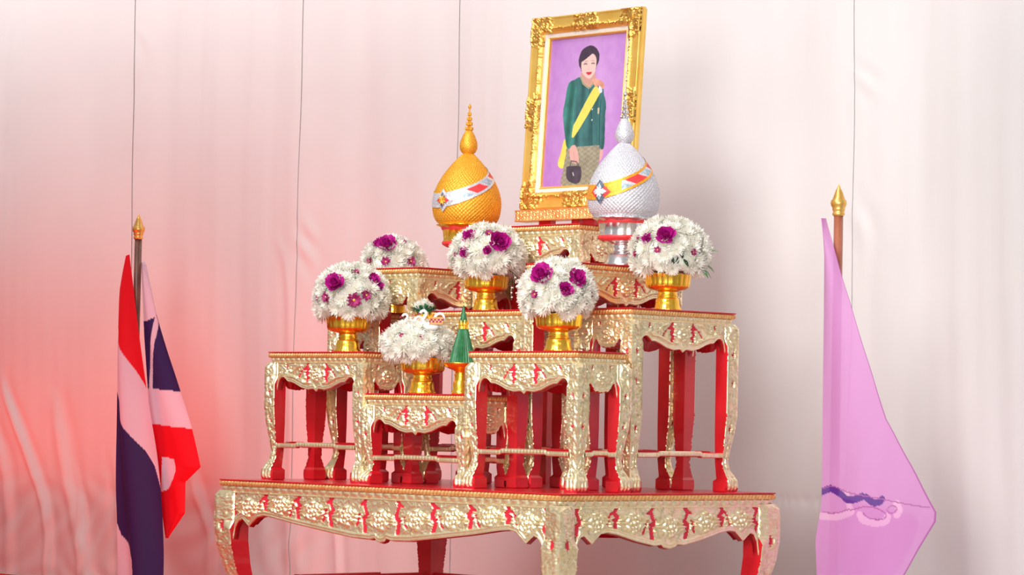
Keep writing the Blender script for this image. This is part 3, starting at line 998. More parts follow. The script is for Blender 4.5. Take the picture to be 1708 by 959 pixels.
    core = np.where(q < 0.40, 1, np.where(q < 0.50, 3, np.where(q < 0.88, 2, 3)))
    near = np.abs(((phf[:, None] - az0 + PI) % (2 * PI)) - PI) < 0.70
    core = np.where(near, 0, core)
    mi = np.where(np.abs(df)[None] > 0.62, 0, core).ravel()
    obj('sash', new_mesh('sash', V, F, [edge, 'thread_red', 'thread_blue', 'silver_thread'], mi), t)
    # star emblem at the front of the sash: four pointed lobes over a four-petal flower
    s = Soup()
    az = math.radians(-86)
    c = Vector((math.cos(az), math.sin(az), 0.02))
    zc0 = 0.061
    r0 = float(np.interp(zc0, prof[:, 1], prof[:, 0]))
    X = Vector((-math.sin(az), math.cos(az), 0))
    Yv = Vector((0, 0, 1))
    O = c * (r0 + 0.002)
    O.z = zc0

    def lobe(ang, L, W, lift, mi_, r_in=0.0):
        pts = [(r_in, 0), (L * 0.45 + r_in, W / 2), (L + r_in, 0), (L * 0.45 + r_in, -W / 2)]
        ca, sa = math.cos(ang), math.sin(ang)
        Vv = []
        for (u, v) in pts:
            a_, b_ = u * ca - v * sa, u * sa + v * ca
            P_ = O + X * a_ + Yv * b_ - c * (a_ * a_ * 5.2) + c * lift
            Vv.append(tuple(P_))
        ctr = O + X * (ca * (r_in + L * 0.45)) + Yv * (sa * (r_in + L * 0.45)) + c * (lift + 0.0022) - c * ((ca * (r_in + L * .45)) ** 2 * 5.2)
        Vv.append(tuple(ctr))
        s.add(Vv, [(0, 1, 4), (1, 2, 4), (2, 3, 4), (3, 0, 4), (0, 3, 2, 1)], mi_)
    for k in range(4):
        lobe(PI / 2 * k, 0.031, 0.030, 0.002, pal[k % 2])
        lobe(PI / 2 * k, 0.022, 0.016, 0.0045, pal[2 + k % 2])
    for k in range(8):
        lobe(PI / 4 * k + 0.39, 0.016, 0.0062, 0.0065, pal[4])
    obj('emblem', s.mesh('emblem', ['thread_red', 'silver_thread', 'thread_navy', 'gold_thread', 'white_gloss', 'thread_blue'], False), t)
    return t


bud_thing((-0.909, 0.546, H3), 'gold_thread', None, 'silver_thread', 'golden woven lotus bud ornament with white sash, left of the portrait', (math.radians(0.3), math.radians(1.2), 0), None, 'lotus_bud_ornament', 'anodised_gold', (1, 1, 0, 2, 3), 'golden footed dish under the golden lotus bud ornament')
bud_thing((-0.344, 0.557, H3), 'silver_thread', 'silver_metal', 'gold_thread', 'silver woven lotus bud ornament with yellow sash, before the portrait', (0, 0, 0), None, 'lotus_bud_ornament', 'silver_metal', (0, 2, 1, 5, 4), 'silver footed dish with red bands under the silver lotus bud ornament')

# ------------------------------------------------------------------ things on the lowest table
# swan float on the flower mound
mx, my, mz = -0.6935, 0.1835, H_LOW + 0.178


def swan(x, y, z, rz, label, s_=1.0):
    t = thing('swan_figurine', label, 'figurine', (x, y, z), rz, 'white swans on the flower mound')
    V, F = lathe([(0, -0.010), (0.010, -0.008), (0.014, 0.0), (0.011, 0.007), (0.004, 0.011), (0, 0.012)], 20)
    V = V * np.array((1.5, 0.85, 1.0)) * s_
    obj('body', new_mesh('body', V, F, ['white_gloss']), t)
    c = smooth_curve([(-0.014, 0, 0.004), (-0.021, 0, 0.014), (-0.017, 0, 0.024), (-0.013, 0, 0.031), (-0.018, 0, 0.038), (-0.025, 0, 0.037), (-0.029, 0, 0.032)], 16) * s_
    Vt, Ft = tube(c, np.linspace(0.0042, 0.0034, 16) * s_, 10)
    obj('neck', new_mesh('neck', Vt, Ft, ['white_gloss']), t)
    Vt, Ft = tube(np.array([(-0.029, 0, 0.033), (-0.033, 0, 0.030), (-0.037, 0, 0.027)]) * s_, np.array([0.003, 0.0018, 0.0006]) * s_, 8)
    obj('beak', new_mesh('beak', Vt, Ft, ['plum_petal']), t)
    c = smooth_curve([(0.006, 0, 0.016), (0.012, 0, 0.028), (0.022, 0, 0.032), (0.030, 0, 0.026), (0.032, 0, 0.014)], 14) * s_
    Vt, Ft = tube(c, np.linspace(0.0042, 0.0026, 14) * s_, 8)
    obj('tail', new_mesh('tail', Vt, Ft, ['white_gloss']), t)
    s = Soup()
    n = 8
    for i in range(n):
        for k in range(4):
            x0 = -0.006 + i * 0.0045
            z0 = 0.004 + k * 0.0048
            if (i + k) % 2 == 0 or k in (0, 3):
                s.box(x0 * s_, (x0 + 0.004) * s_, -0.0135 * s_, 0.0135 * s_, z0 * s_, (z0 + 0.0042) * s_)
    s.box(-0.0055 * s_, 0.029 * s_, -0.0115 * s_, 0.0115 * s_, 0.004 * s_, 0.0225 * s_, 1)
    obj('woven_basket', s.mesh('woven_basket', ['woven_orange', 'plum_petal']), t)
    return t


swan(-0.622, 0.160, H_LOW + 0.170, math.radians(45), 'white swan with an orange woven basket, nearer the green cone', 1.0)
swan(-0.700, 0.165, H_LOW + 0.168, math.radians(45), 'white swan peeking over the mound at the left of the gold crown', 0.85)
# crown of leaves behind the swans
ct = thing('leaf_crown', 'gold pointed ring with green leaf collar and white blossoms', 'ornament', (-0.710, 0.215, H_LOW + 0.186), 0)
s = Soup()
V, F = lathe([(0.020, 0.0), (0.022, 0.004), (0.0225, 0.016), (0.019, 0.016), (0.018, 0.0)], 32)
s.add(V.reshape(-1, 3), F)
for k in range(20):
    a = k * PI / 10
    c, d = math.cos(a), math.sin(a)
    s.add([(0.0225 * math.cos(a - .15), 0.0225 * math.sin(a - .15), 0.012), (0.0225 * math.cos(a + .15), 0.0225 * math.sin(a + .15), 0.012), (0.027 * c, 0.027 * d, 0.024), (0.0235 * c, 0.0235 * d, 0.012)], [(0, 1, 2), (1, 3, 2), (3, 0, 2)])
obj('gold_ring', s.mesh('gold_ring', ['anodised_gold']), ct)
s = Soup()
rnd = random.Random(8)
for k in range(90):
    a = rnd.uniform(0, 6.28)
    z = rnd.uniform(0.022, 0.032)
    r = rnd.uniform(0.016, 0.024)
    Vp, Fp = petal(0.013, 0.005, 0.001, 0.3)
    e = rnd.uniform(-0.5, 0.9)
    x = Vp[:, 0] * math.cos(e) - Vp[:, 2] * math.sin(e) + r
    zz = Vp[:, 0] * math.sin(e) + Vp[:, 2] * math.cos(e) + z
    s.add(np.stack([x * math.cos(a) - Vp[:, 1] * math.sin(a), x * math.sin(a) + Vp[:, 1] * math.cos(a), zz], -1), Fp)
obj('leaf_collar', s.mesh('leaf_collar', ['banana_leaf'], True), ct)
V, F = lathe([(0, 0.032), (0.02, 0.028), (0.019, 0.004), (0, 0.002)], 16)
obj('crown_core', new_mesh('crown_core', V, F, ['banana_leaf']), ct)
for k in range(6):
    a = k * 1.05
    rr = 0.013 if k else 0.0
    obj('white_blossom', MUM[k % 3], ct, (rr * math.cos(a), rr * math.sin(a), 0.038 + (0.008 if not k else 0)), (0.3 * math.sin(a), 0.3, a), (0.62,) * 3)

# small tray and green folded-leaf cone
tx, ty = -0.5485, 0.1953
k_ = 0.92
P = [(0, 0.001), (0.022, 0), (0.0235, 0.003), (0.0215, 0.007), (0.0200, 0.012), (0.0190, 0.030), (0.0165, 0.033), (0.0150, 0.036), (0.0165, 0.040), (0.0150, 0.043), (0.0170, 0.047), (0.0150, 0.051), (0.0150, 0.056), (0.018, 0.060), (0.030, 0.064), (0.041, 0.070), (0.0450, 0.077), (0.0460, 0.079), (0.0440, 0.0785), (0.036, 0.074), (0, 0.073)]
V, F = lathe(P, 64)
thing('pedestal_tray', 'small gold pedestal tray beside the swan bowl, under the green cone', 'tray', (tx, ty, H_LOW), 0, None, new_mesh('pedestal_tray', V, F, ['anodised_gold']))
cone = thing('folded_leaf_cone', 'dark green folded banana leaf cone with gold band on a small tray', 'ornament', (tx + 0.004, ty + 0.001, H_LOW + 0.0745), 0)
n = 30
sk = Soup()
for k in range(n):
    a0 = 2 * PI * k / n
    pts = []
    for (r, z, w) in ((0.0315, 0.001, 0.0042), (0.0255, 0.030, 0.0036), (0.0165, 0.065, 0.0026), (0.0105, 0.090, 0.0018)):
        pts.append((r, z, w))
    V, F = [], []
    for (r, z, w) in pts:
        c, d = math.cos(a0), math.sin(a0)
        V += [(r * c + w * d, r * d - w * c, z), ((r + w * 0.8) * c, (r + w * 0.8) * d, z), (r * c - w * d, r * d + w * c, z)]
    for i in range(3):
        a = i * 3
        F += [(a, a + 3, a + 4, a + 1), (a + 1, a + 4, a + 5, a + 2)]
    sk.add(V, F)
V, F = lathe([(0.031, 0.0), (0.0165, 0.065), (0.010, 0.092), (0.0, 0.093)], 30)
sk.add(V.reshape(-1, 3), F)
obj('pleated_skirt', sk.mesh('pleated_skirt', ['banana_leaf']), cone)
V, F = lathe([(0.0105, 0.088), (0.0128, 0.089), (0.0122, 0.096), (0.0128, 0.098), (0.0118, 0.104), (0.0095, 0.105)], 40, lambda R, Z, PH: R * (1 + 0.05 * np.cos(PH * 14)))
s = Soup()
s.add(V.reshape(-1, 3), F)
for k in range(14):
    a = 2 * PI * k / 14
    p = [(0.0118 * math.cos(a - .2), 0.0118 * math.sin(a - .2), 0.102), (0.0118 * math.cos(a + .2), 0.0118 * math.sin(a + .2), 0.102), (0.0120 * math.cos(a), 0.0120 * math.sin(a), 0.112), (0.0128 * math.cos(a), 0.0128 * math.sin(a), 0.103)]
    s.add(p, [(0, 1, 2), (1, 3, 2), (3, 0, 2)])
obj('gold_band', s.mesh('gold_band', ['anodised_gold']), cone)
V, F = lathe([(0.0108, 0.100), (0.0085, 0.115), (0.0050, 0.133), (0.0004, 0.150)], 24, lambda R, Z, PH: R * (1 + 0.08 * np.sin(PH * 3 + Z * 160)))
obj('leaf_tip', new_mesh('leaf_tip', V, F, ['banana_leaf']), cone)

# ------------------------------------------------------------------ portrait on its carved ledge
FW, FH, FD = 0.404, 0.523, 0.026
pt = thing('framed_portrait', 'gold framed portrait of a woman in a green jacket and yellow sash', 'picture', (-0.6619, 0.700, 0.7335), 0)
pt.rotation_euler = (math.radians(-3.8), 0, 0)
SIDE = 0.062


def frame_ring():
    """carved frame bars: outer gold bevel, carved hump, lip; local x right, z up, y back"""
    prof = smooth_curve([(0.000, 0.004), (0.003, 0.000), (0.008, 0.0015), (0.014, 0.0025), (0.022, 0.0035), (0.028, 0.003), (0.034, 0.001), (0.040, 0.003), (0.046, 0.010)], 26)
    rnd = np.random.default_rng(33)
    Vs, Fs, Ms, off = [], [], [], 0
    for side in range(4):
        Ln = FW if side % 2 == 0 else FH
        n = int(Ln / 0.0018)
        m = len(prof)
        t = np.linspace(0, 1, n)
        S = prof[None, :, 0] + (Ln - 2 * prof[None, :, 0]) * t[:, None]
        I = np.repeat(prof[None, :, 0], n, 0)
        Y = np.repeat(prof[None, :, 1], n, 0)
        R = Relief(S, I)
        for c0, hw in ((0.030, 0.048), (Ln / 2, 0.044), (Ln - 0.030, 0.048)):
            for _ in range(150):
                x = c0 + rnd.uniform(-hw, hw)
                y = rnd.uniform(0.002, 0.044)
                out = abs(x - c0) / hw
                if y < 0.022 and out > 0.85:
                    continue
                R.leaf(x, y, rnd.uniform(0, 6.28), rnd.uniform(0.008, 0.018), rnd.uniform(0.0016, 0.0032), rnd.uniform(0.003, 0.0062), rnd.uniform(-2.5, 2.5))
            R.rosette(c0, 0.020, 0.012, 0.007)
            for q in range(6):
                R.leaf(c0, 0.020, PI * (q + 0.5) / 6 - PI / 2 + (0 if c0 < Ln / 2 else PI), 0.030, 0.0032, 0.0058, 0.6)
        for x in np.arange(0.05, Ln - 0.05, 0.009):
            R.leaf(x, 0.034, rnd.uniform(-0.8, 0.8), 0.011, 0.0028, 0.0036, rnd.uniform(-1.5, 1.5))
        carved = R.H > 0.0008
        Hh = R.H * np.clip(np.minimum(t, 1 - t) * Ln / 0.004, 0.2, 1)[:, None]
        depth = Y - Hh
        u, v = S - Ln / 2, I - (FH if side % 2 == 0 else FW) / 2
        a = side * PI / 2
        V = np.stack([u * math.cos(a) - v * math.sin(a), depth, u * math.sin(a) + v * math.cos(a) + FH / 2], -1)
        Vs.append(V.reshape(-1, 3))
        Fs.append(grid_faces(n, m, off))
        Ms.append((face_gap(carved)))
        off += n * m
    return new_mesh('carved_frame', np.concatenate(Vs), np.concatenate(Fs), ['frame_gold', 'frame_carved'], np.concatenate(Ms))


def rect_strip(name, i0, i1, y0, y1, matn, steps=None):
    s = Soup()
    pr = steps or [(i0, y0), (i1, y1)]
    for side in range(4):
        Ln = FW if side % 2 == 0 else FH
        oth = FH if side % 2 == 0 else FW
        a = side * PI / 2
        V = []
        for tt in (0, 1):
            for (i, y) in pr:
                u = i + (Ln - 2 * i) * tt - Ln / 2
                v = i - oth / 2
                V.append((u * math.cos(a) - v * math.sin(a), y, u * math.sin(a) + v * math.cos(a) + FH / 2))
        k = len(pr)
        s.add(V, [(j, k + j, k + j + 1, j + 1) for j in range(k - 1)])
    return s.mesh(name, [matn])


obj('carved_frame', frame_ring(), pt)
obj('frame_side', rect_strip('frame_side', 0, 0, 0, 0, 'frame_gold', [(0.000, 0.004), (0.0015, 0.009), (-0.0008, 0.012), (0.0, 0.019), (0.003, 0.021), (0.003, FD)]), pt)
obj('linen_liner', rect_strip('linen_liner', 0, 0, 0, 0, 'linen_liner', [(0.0455, 0.009), (0.047, 0.012), (0.0560, 0.013)]), pt)
obj('gold_slip', rect_strip('gold_slip', 0, 0, 0, 0, 'frame_gold', [(0.0560, 0.0125), (0.058, 0.0105), (0.0605, 0.0125), (0.0625, 0.021)]), pt)
s = Soup()
s.box(-FW / 2 + 0.004, FW / 2 - 0.004, 0.023, FD, 0.004, FH - 0.004)
obj('backing_board', s.mesh('backing_board', ['pole_wood']), pt)

PIC_AREAS = {
    'hair': [(0.39, 0.194), (0.378, 0.159), (0.385, 0.13), (0.398, 0.107), (0.418, 0.087), (0.448, 0.075), (0.489, 0.065), (0.527, 0.063), (0.565, 0.069), (0.603, 0.085), (0.626, 0.103), (0.646, 0.126), (0.649, 0.153), (0.645, 0.176), (0.623, 0.205), (0.608, 0.229), (0.552, 0.243), (0.475, 0.239), (0.423, 0.232), (0.417, 0.219)],
    'face': [(0.417, 0.172), (0.433, 0.164), (0.457, 0.156), (0.482, 0.147), (0.506, 0.138), (0.531, 0.128), (0.555, 0.12), (0.578, 0.126), (0.594, 0.136), (0.607, 0.151), (0.613, 0.167), (0.614, 0.198), (0.61, 0.225), (0.591, 0.257), (0.56, 0.28), (0.534, 0.286), (0.503, 0.281), (0.452, 0.255), (0.428, 0.231), (0.418, 0.202)],
    'neck': [(0.437, 0.235), (0.6, 0.243), (0.611, 0.307), (0.569, 0.33), (0.538, 0.345), (0.476, 0.314), (0.433, 0.279)],
    'jacket': [(0.412, 0.271), (0.482, 0.31), (0.54, 0.342), (0.585, 0.315), (0.601, 0.298), (0.668, 0.307), (0.719, 0.342), (0.742, 0.404), (0.775, 0.463), (0.777, 0.556), (0.784, 0.756), (0.718, 0.754), (0.707, 0.739), (0.41, 0.741), (0.387, 0.729), (0.343, 0.75), (0.293, 0.737), (0.264, 0.674), (0.231, 0.579), (0.215, 0.496), (0.233, 0.415), (0.246, 0.345), (0.273, 0.3), (0.337, 0.285)],
    'sleeve': [(0.273, 0.3), (0.338, 0.291), (0.378, 0.351), (0.357, 0.421), (0.362, 0.503), (0.363, 0.608), (0.392, 0.68), (0.387, 0.729), (0.343, 0.75), (0.293, 0.737), (0.264, 0.674), (0.231, 0.579), (0.215, 0.496), (0.233, 0.415), (0.246, 0.345)],
    'skirt': [(0.325, 0.738), (0.707, 0.739), (0.736, 0.787), (0.731, 0.903), (0.751, 1.012), (0.281, 1.004), (0.268, 0.886), (0.288, 0.793)],
    'hand1': [(0.336, 0.748), (0.397, 0.727), (0.445, 0.776), (0.466, 0.835), (0.443, 0.855), (0.389, 0.844), (0.35, 0.819)],
    'hand2': [(0.718, 0.754), (0.772, 0.756), (0.772, 0.812), (0.745, 0.846), (0.723, 0.81)],
    'sash': [(0.602, 0.351), (0.674, 0.371), (0.677, 0.403), (0.385, 0.67), (0.359, 0.608), (0.4, 0.557)],
    'tail': [(0.255, 0.686), (0.3, 0.711), (0.331, 0.759), (0.266, 0.874), (0.19, 0.854), (0.222, 0.767)],
    'bag': [(0.31, 0.888), (0.318, 0.87), (0.465, 0.87), (0.506, 0.895), (0.506, 0.965), (0.446, 0.989), (0.35, 0.969), (0.311, 0.935)],
    'medal': [(0.584, 0.297), (0.645, 0.294), (0.724, 0.322), (0.738, 0.357), (0.699, 0.361), (0.671, 0.342), (0.616, 0.342)],
    'order': [(0.671, 0.342), (0.703, 0.355), (0.714, 0.382), (0.688, 0.39), (0.669, 0.368)],
    'lips': [(0.486, 0.244), (0.503, 0.24), (0.523, 0.243), (0.543, 0.241), (0.563, 0.244), (0.549, 0.256), (0.525, 0.262), (0.503, 0.255)],
}
PIC_LINES = {
    'bagh': [(0.35, 0.871), (0.367, 0.833), (0.437, 0.841), (0.474, 0.876)],
    'collar': [(0.418, 0.262), (0.461, 0.315), (0.541, 0.348), (0.586, 0.321), (0.588, 0.298)],
    'placket': [(0.545, 0.348), (0.56, 0.407), (0.602, 0.572), (0.626, 0.736)],
    'browl': [(0.461, 0.17), (0.478, 0.166), (0.5, 0.168)],
    'browr': [(0.544, 0.167), (0.562, 0.166), (0.584, 0.17)],
    'eyel': [(0.453, 0.185), (0.471, 0.182), (0.489, 0.187)],
    'eyer': [(0.553, 0.185), (0.57, 0.184), (0.588, 0.187)],
    'nose': [(0.521, 0.195), (0.508, 0.22), (0.53, 0.224)],
    'brooch': [(0.681, 0.494), (0.683, 0.523)],
    'arm2': [(0.706, 0.437), (0.705, 0.576), (0.724, 0.74)],
    'fing': [(0.392, 0.773), (0.412, 0.839)],
    'clasp': [(0.397, 0.914), (0.409, 0.932)],
}
LIN = lambda c: tuple((v / 255) ** 2.2 for v in c)


def portrait_print():
    w, h = FW - 2 * 0.0615, FH - 2 * 0.0615
    nx, ny = 230, 330
    u = np.linspace(0, 1, nx)
    v = np.linspace(0, 1, ny)
    U, Vv = np.meshgrid(u, v, indexing='ij')
    C = np.zeros((nx, ny, 3))
    rr = np.random.default_rng(5)

    def lownoise(k):
        g = rr.random((k, k))
        a = np.clip(U * (k - 1), 0, k - 1.001)
        b = np.clip(Vv * (k - 1), 0, k - 1.001)
        i, j = a.astype(int), b.astype(int)
        fa, fb = a - i, b - j
        return (g[i, j] * (1 - fa) + g[i + 1, j] * fa) * (1 - fb) + (g[i, j + 1] * (1 - fa) + g[i + 1, j + 1] * fa) * fb
    nz = lownoise(14) * 0.5 + lownoise(34) * 0.5
    cb, ce = np.array(LIN((196, 150, 206))), np.array(LIN((168, 112, 186)))
    e = np.clip(np.hypot((U - 0.55) * 1.1, (Vv - 0.42) * 0.85) * 1.5 - 0.15 + (nz - 0.5) * 0.5, 0, 1)[..., None]
    C[:] = cb * (1 - e) + ce * e

    def inside(poly):
        P = np.array(poly)
        r = np.zeros(U.shape, bool)
        for i in range(len(P)):
            x0, y0 = P[i]
            x1, y1 = P[i - 1]
            if y0 == y1:
                continue
            c = (Vv < y0) != (Vv < y1)
            r ^= c & (U < (x1 - x0) * (Vv - y0) / (y1 - y0) + x0)
        return r

    def smoothpoly(p, n=6):
        P = np.array(p)
        Q = []
        k = len(P)
        for i in range(k):
            p0, p1, p2, p3 = P[i - 1], P[i], P[(i + 1) % k], P[(i + 2) % k]
            for q in range(n):
                t = q / n
                Q.append(0.5 * (2 * p1 + (p2 - p0) * t + (2 * p0 - 5 * p1 + 4 * p2 - p3) * t * t + (3 * p1 - p0 - 3 * p2 + p3) * t ** 3) * 1.0)
        return Q

    def paint(key, col, noise=0.0, mod=None):
        k = inside(smoothpoly(PIC_AREAS[key]))
        c = np.array(LIN(col))[None] * (1 + noise * (nz[k][:, None] - 0.5) * 2)
        if mod is not None:
            c = c * mod[k][:, None]
        C[k] = c

    def dist(pts):
        d = np.full(U.shape, 9.0)
        for a, b in zip(pts[:-1], pts[1:]):
            dx, dy = (b[0] - a[0]), (b[1] - a[1]) * 1.41
            t = np.clip(((U - a[0]) * dx + (Vv - a[1]) * 1.41 * dy) / (dx * dx + dy * dy + 1e-9), 0, 1)
            d = np.minimum(d, np.hypot(U - a[0] - t * dx, (Vv - a[1]) * 1.41 - t * dy))
        return d

    def line(key, w_, col, al=1.0):
        k = np.clip((w_ - dist(PIC_LINES[key])) / 0.003 + 0.5, 0, 1)[..., None] * al
        C[:] = C * (1 - k) + np.array(LIN(col)) * k
    paint('hair', (72, 58, 74), 0.3)
    paint('hand2', (214, 160, 156))
    paint('tail', (226, 206, 92), 0.2)
    weave = 0.85 + 0.3 * (np.sin(U * 150) * np.sin(Vv * 190 + np.sin(U * 75) * 2) > 0)
    paint('skirt', (144, 138, 118), 0.25, weave)
    fold = 1 + 0.22 * np.sin(U * 34 + Vv * 5) + 0.12 * np.sin(U * 71 - Vv * 9)
    paint('jacket', (62, 104, 104), 0.25, fold)
    paint('sleeve', (60, 116, 108), 0.3, 1 + 0.35 * np.sin(U * 46 + 1.2 + Vv * 4))
    line('arm2', 0.006, (30, 66, 68), 0.7)
    paint('neck', (196, 146, 134))
    paint('face', (218, 184, 176), 0.06)
    line('collar', 0.011, (196, 176, 140), 0.9)
    line('collar', 0.004, (110, 96, 92), 0.7)
    line('placket', 0.004, (28, 62, 66), 0.7)
    paint('sash', (224, 206, 96), 0.08)
    paint('medal', (214, 150, 130), 0.5)
    paint('order', (226, 226, 236), 0.4)
    paint('hand1', (212, 160, 152), 0.05)
    line('fing', 0.003, (180, 118, 118), 0.6)
    line('bagh', 0.006, (96, 84, 92))
    paint('bag', (74, 66, 78), 0.4)
    line('clasp', 0.006, (190, 186, 190))
    line('browl', 0.004, (170, 136, 134), 0.8)
    line('browr', 0.004, (170, 136, 134), 0.8)
    line('eyel', 0.0065, (112, 86, 92), 0.9)
    line('eyer', 0.0065, (112, 86, 92), 0.9)
    line('nose', 0.003, (206, 150, 146), 0.6)
    paint('lips', (196, 52, 66))
    line('brooch', 0.010, (206, 186, 150), 0.9)
    for (a, b) in ((0.60, 0.495), (0.605, 0.567)):
        k = np.hypot(U - a, (Vv - b) * 1.41) < 0.008
        C[k] = LIN((190, 200, 196))
    V = np.stack([(U - 0.5) * w, np.full(U.shape, 0.0195), (1 - Vv) * h + 0.0615], -1)
    return new_mesh('painting', V.reshape(-1, 3), grid_faces(nx, ny, flip=True), ['portrait_print'], col=C.reshape(-1, 3))


obj('painting', portrait_print(), pt)

# carved ledge on three red posts, standing behind the tables on the base table
st = thing('portrait_easel', 'red posts and gold scale-carved ledge holding up the portrait', 'easel', (-0.661, 0.712, 0), 0)


def ledge_mesh():
    L, h0 = 0.412, 0.031
    nx, nz = 240, 22
    x = np.linspace(-L / 2, L / 2, nx)
    z = np.linspace(0, h0, nz)
    X, Z = np.meshgrid(x, z, indexing='ij')
    R = 0.0125
    H = np.zeros_like(X)
    for row in range(4):
        zc = h0 * (0.02 + 0.24 * row)
        q = ((X + (row % 2) * R) % (2 * R)) - R
        r = np.hypot(q, (Z - zc)) / (R * 1.02)
        d = np.where((r < 1) & (Z >= zc), 0.0015 + 0.0028 * np.abs(np.sin(r * 5.2)), 0)
        H = np.maximum(H, d) if row == 0 else np.where((r < 1) & (Z >= zc), d, H)
    H = np.where(Z > h0 * 0.88, 0.004, H)
    H = np.where(Z < h0 * 0.10, 0.005, H)
    V = np.stack([X, -0.022 - H, Z], -1).reshape(-1, 3)
    F = grid_faces(nx, nz)
    s = Soup()
    s.add(V, F, 0)
    s.box(-L / 2, L / 2, -0.022, 0.022, 0, h0 - 0.0005, 0)
    return s.mesh('carved_ledge', ['gold_rope'], False)


obj('carved_ledge', ledge_mesh(), st, (0, 0, 0.7005))
for x0 in (-0.112, 0.0, 0.050, 0.160):
    s = Soup()
    w = 0.022 if x0 != 0.0 else 0.012
    s.box(x0 - w, x0 + w, -0.006, 0.014, 0.0, 0.7005)
    obj('post', s.mesh('post', ['red_lacquer']), st)

# ------------------------------------------------------------------ flags


def flag_pole(x, z_tip, z_mat, label, lean=0.0):
    t = thing('flagpole', label, 'flagpole', (x, 0.9, -0.42), 0, 'flagpoles beside the altar')
    hh = z_tip + 0.42
    V, F = lathe([(0, hh - 0.080), (0.0118, hh - 0.080), (0.0125, 0.02), (0.0125, 0.0), (0, 0)], 24)
    obj('pole', new_mesh('pole', V, F, [z_mat]), t)
    P = [(0.0125, -0.080), (0.0150, -0.078), (0.0160, -0.074), (0.0135, -0.070), (0.0150, -0.066), (0.0165, -0.063), (0.0155, -0.060), (0.0190, -0.054), (0.0205, -0.048), (0.0195, -0.041), (0.0145, -0.036), (0.0150, -0.034), (0.0125, -0.030), (0.0130, -0.028), (0.0105, -0.024), (0.0110, -0.022), (0.0085, -0.018), (0.0088, -0.016), (0.0060, -0.012), (0.0035, -0.006), (0.0006, 0.0)]
    V, F = lathe([(r, z + hh) for r, z in P], 28)
    obj('finial', new_mesh('finial', V, F, ['finial_gold']), t)
    V, F = lathe([(0, 0.012), (0.10, 0.010), (0.11, 0.0), (0, 0.0)], 32)
    obj('foot_disc', new_mesh('foot_disc', V, F, [z_mat]), t)
    return t


flag_pole(-2.7985, 0.801, 'pole_wood', 'dark brown flagpole with gold finial on the left')
flag_pole(0.0770, 0.777, 'pole_wood_light', 'reddish brown flagpole with gold finial on the right')


def sheet(name, left, right, ny, nx, colour, ydepth, mat_, smooth_n=120):
    """hanging cloth between two edge curves given as (x, z); rows run at equal arc fraction"""
    Lc = smooth_curve(left, ny)
    Rc = smooth_curve(right, ny)
    t = np.linspace(0, 1, nx)
    X = Lc[:, None, 0] * (1 - t) + Rc[:, None, 0] * t
    Z = Lc[:, None, 1] * (1 - t) + Rc[:, None, 1] * t
    T = np.repeat(t[None], ny, 0)
    Y = ydepth(X, Z, T)
    C = colour(X, Z, T)
    V = np.stack([X, Y, Z], -1).reshape(-1, 3)
    return new_mesh(name, V, grid_faces(ny, nx), [mat_], col=C.reshape(-1, 3))


FR, FWH, FN = LIN((232, 28, 44)), LIN((232, 216, 232)), LIN((58, 44, 98))


def by_z(pts):
    """x -> z boundary curve"""
    P = np.array(sorted(pts))
    return lambda X: np.interp(X, P[:, 0], P[:, 1])


RW = by_z([(-2.90, 0.475), (-2.864, 0.432), (-2.779, 0.336), (-2.704, 0.245), (-2.66, 0.18)])
WN = by_z([(-2.90, 0.27), (-2.865, 0.229), (-2.822, 0.164), (-2.754, 0.106), (-2.696, 0.048), (-2.66, 0.0), (-2.63, -0.075), (-2.60, -0.14)])
NW = by_z([(-2.90, -0.12), (-2.836, -0.184), (-2.809, -0.223), (-2.739, -0.26), (-2.713, -0.299), (-2.700, -0.44), (-2.60, -0.5)])


def front_col(X, Z, T):
    C = np.zeros(X.shape + (3,))
    C[:] = FR
    C[Z < RW(X)] = FWH
    C[Z < WN(X)] = FN
    C[Z < NW(X)] = FWH
    return C


fl = thing('striped_flag', 'draped red, white and navy blue striped flag on the left pole', 'flag', (0, 0, 0))
obj('front_drape', sheet('front_drape', [(-2.833, 0.668), (-2.852, 0.60), (-2.865, 0.529), (-2.870, 0.336), (-2.865, 0.144), (-2.854, -0.047), (-2.836, -0.181), (-2.819, -0.349), (-2.812, -0.41)],
                         [(-2.814, 0.672), (-2.802, 0.62), (-2.788, 0.566), (-2.748, 0.412), (-2.708, 0.26), (-2.679, 0.147), (-2.650, 0.034), (-2.629, -0.098), (-2.615, -0.25), (-2.613, -0.339), (-2.612, -0.41)], 260, 90, front_col,
                         lambda X, Z, T: 0.878 - 0.030 * np.sin(PI * T) * np.clip((0.68 - Z) * 3, 0, 1) + 0.012 * np.sin(T * 9 + Z * 3) * np.clip((0.6 - Z) * 2, 0, 1), 'flag_cloth'), fl)


def back_col(X, Z, T):
    C = np.zeros(X.shape + (3,))
    C[:] = FWH
    nt_ = np.interp(X, [-2.759, -2.71], [0.46, 0.481])
    nb = np.interp(X, [-2.719, -2.594], [0.245, 0.236])
    wb = np.interp(X, [-2.70, -2.535], [0.132, 0.121])
    C[(Z < nt_) & (Z > nb)] = FN
    C[Z < wb] = FR
    # white sliver of a turned fold in the navy
    C[(Z > 0.245) & (Z < 0.50) & (np.abs(X - np.interp(Z, [0.26, 0.48], [-2.735, -2.722])) < 0.009)] = FWH
    P = np.array([(-2.67, 0.030), (-2.606, 0.024), (-2.593, -0.012), (-2.604, -0.04), (-2.639, -0.072), (-2.67, -0.08)])
    r = np.zeros(X.shape, bool)
    for i in range(len(P)):
        (x0, y0), (x1, y1) = P[i], P[i - 1]
        if y0 != y1:
            r ^= ((Z < y0) != (Z < y1)) & (X < (x1 - x0) * (Z - y0) / (y1 - y0) + x0)
    C[r] = FWH
    return C


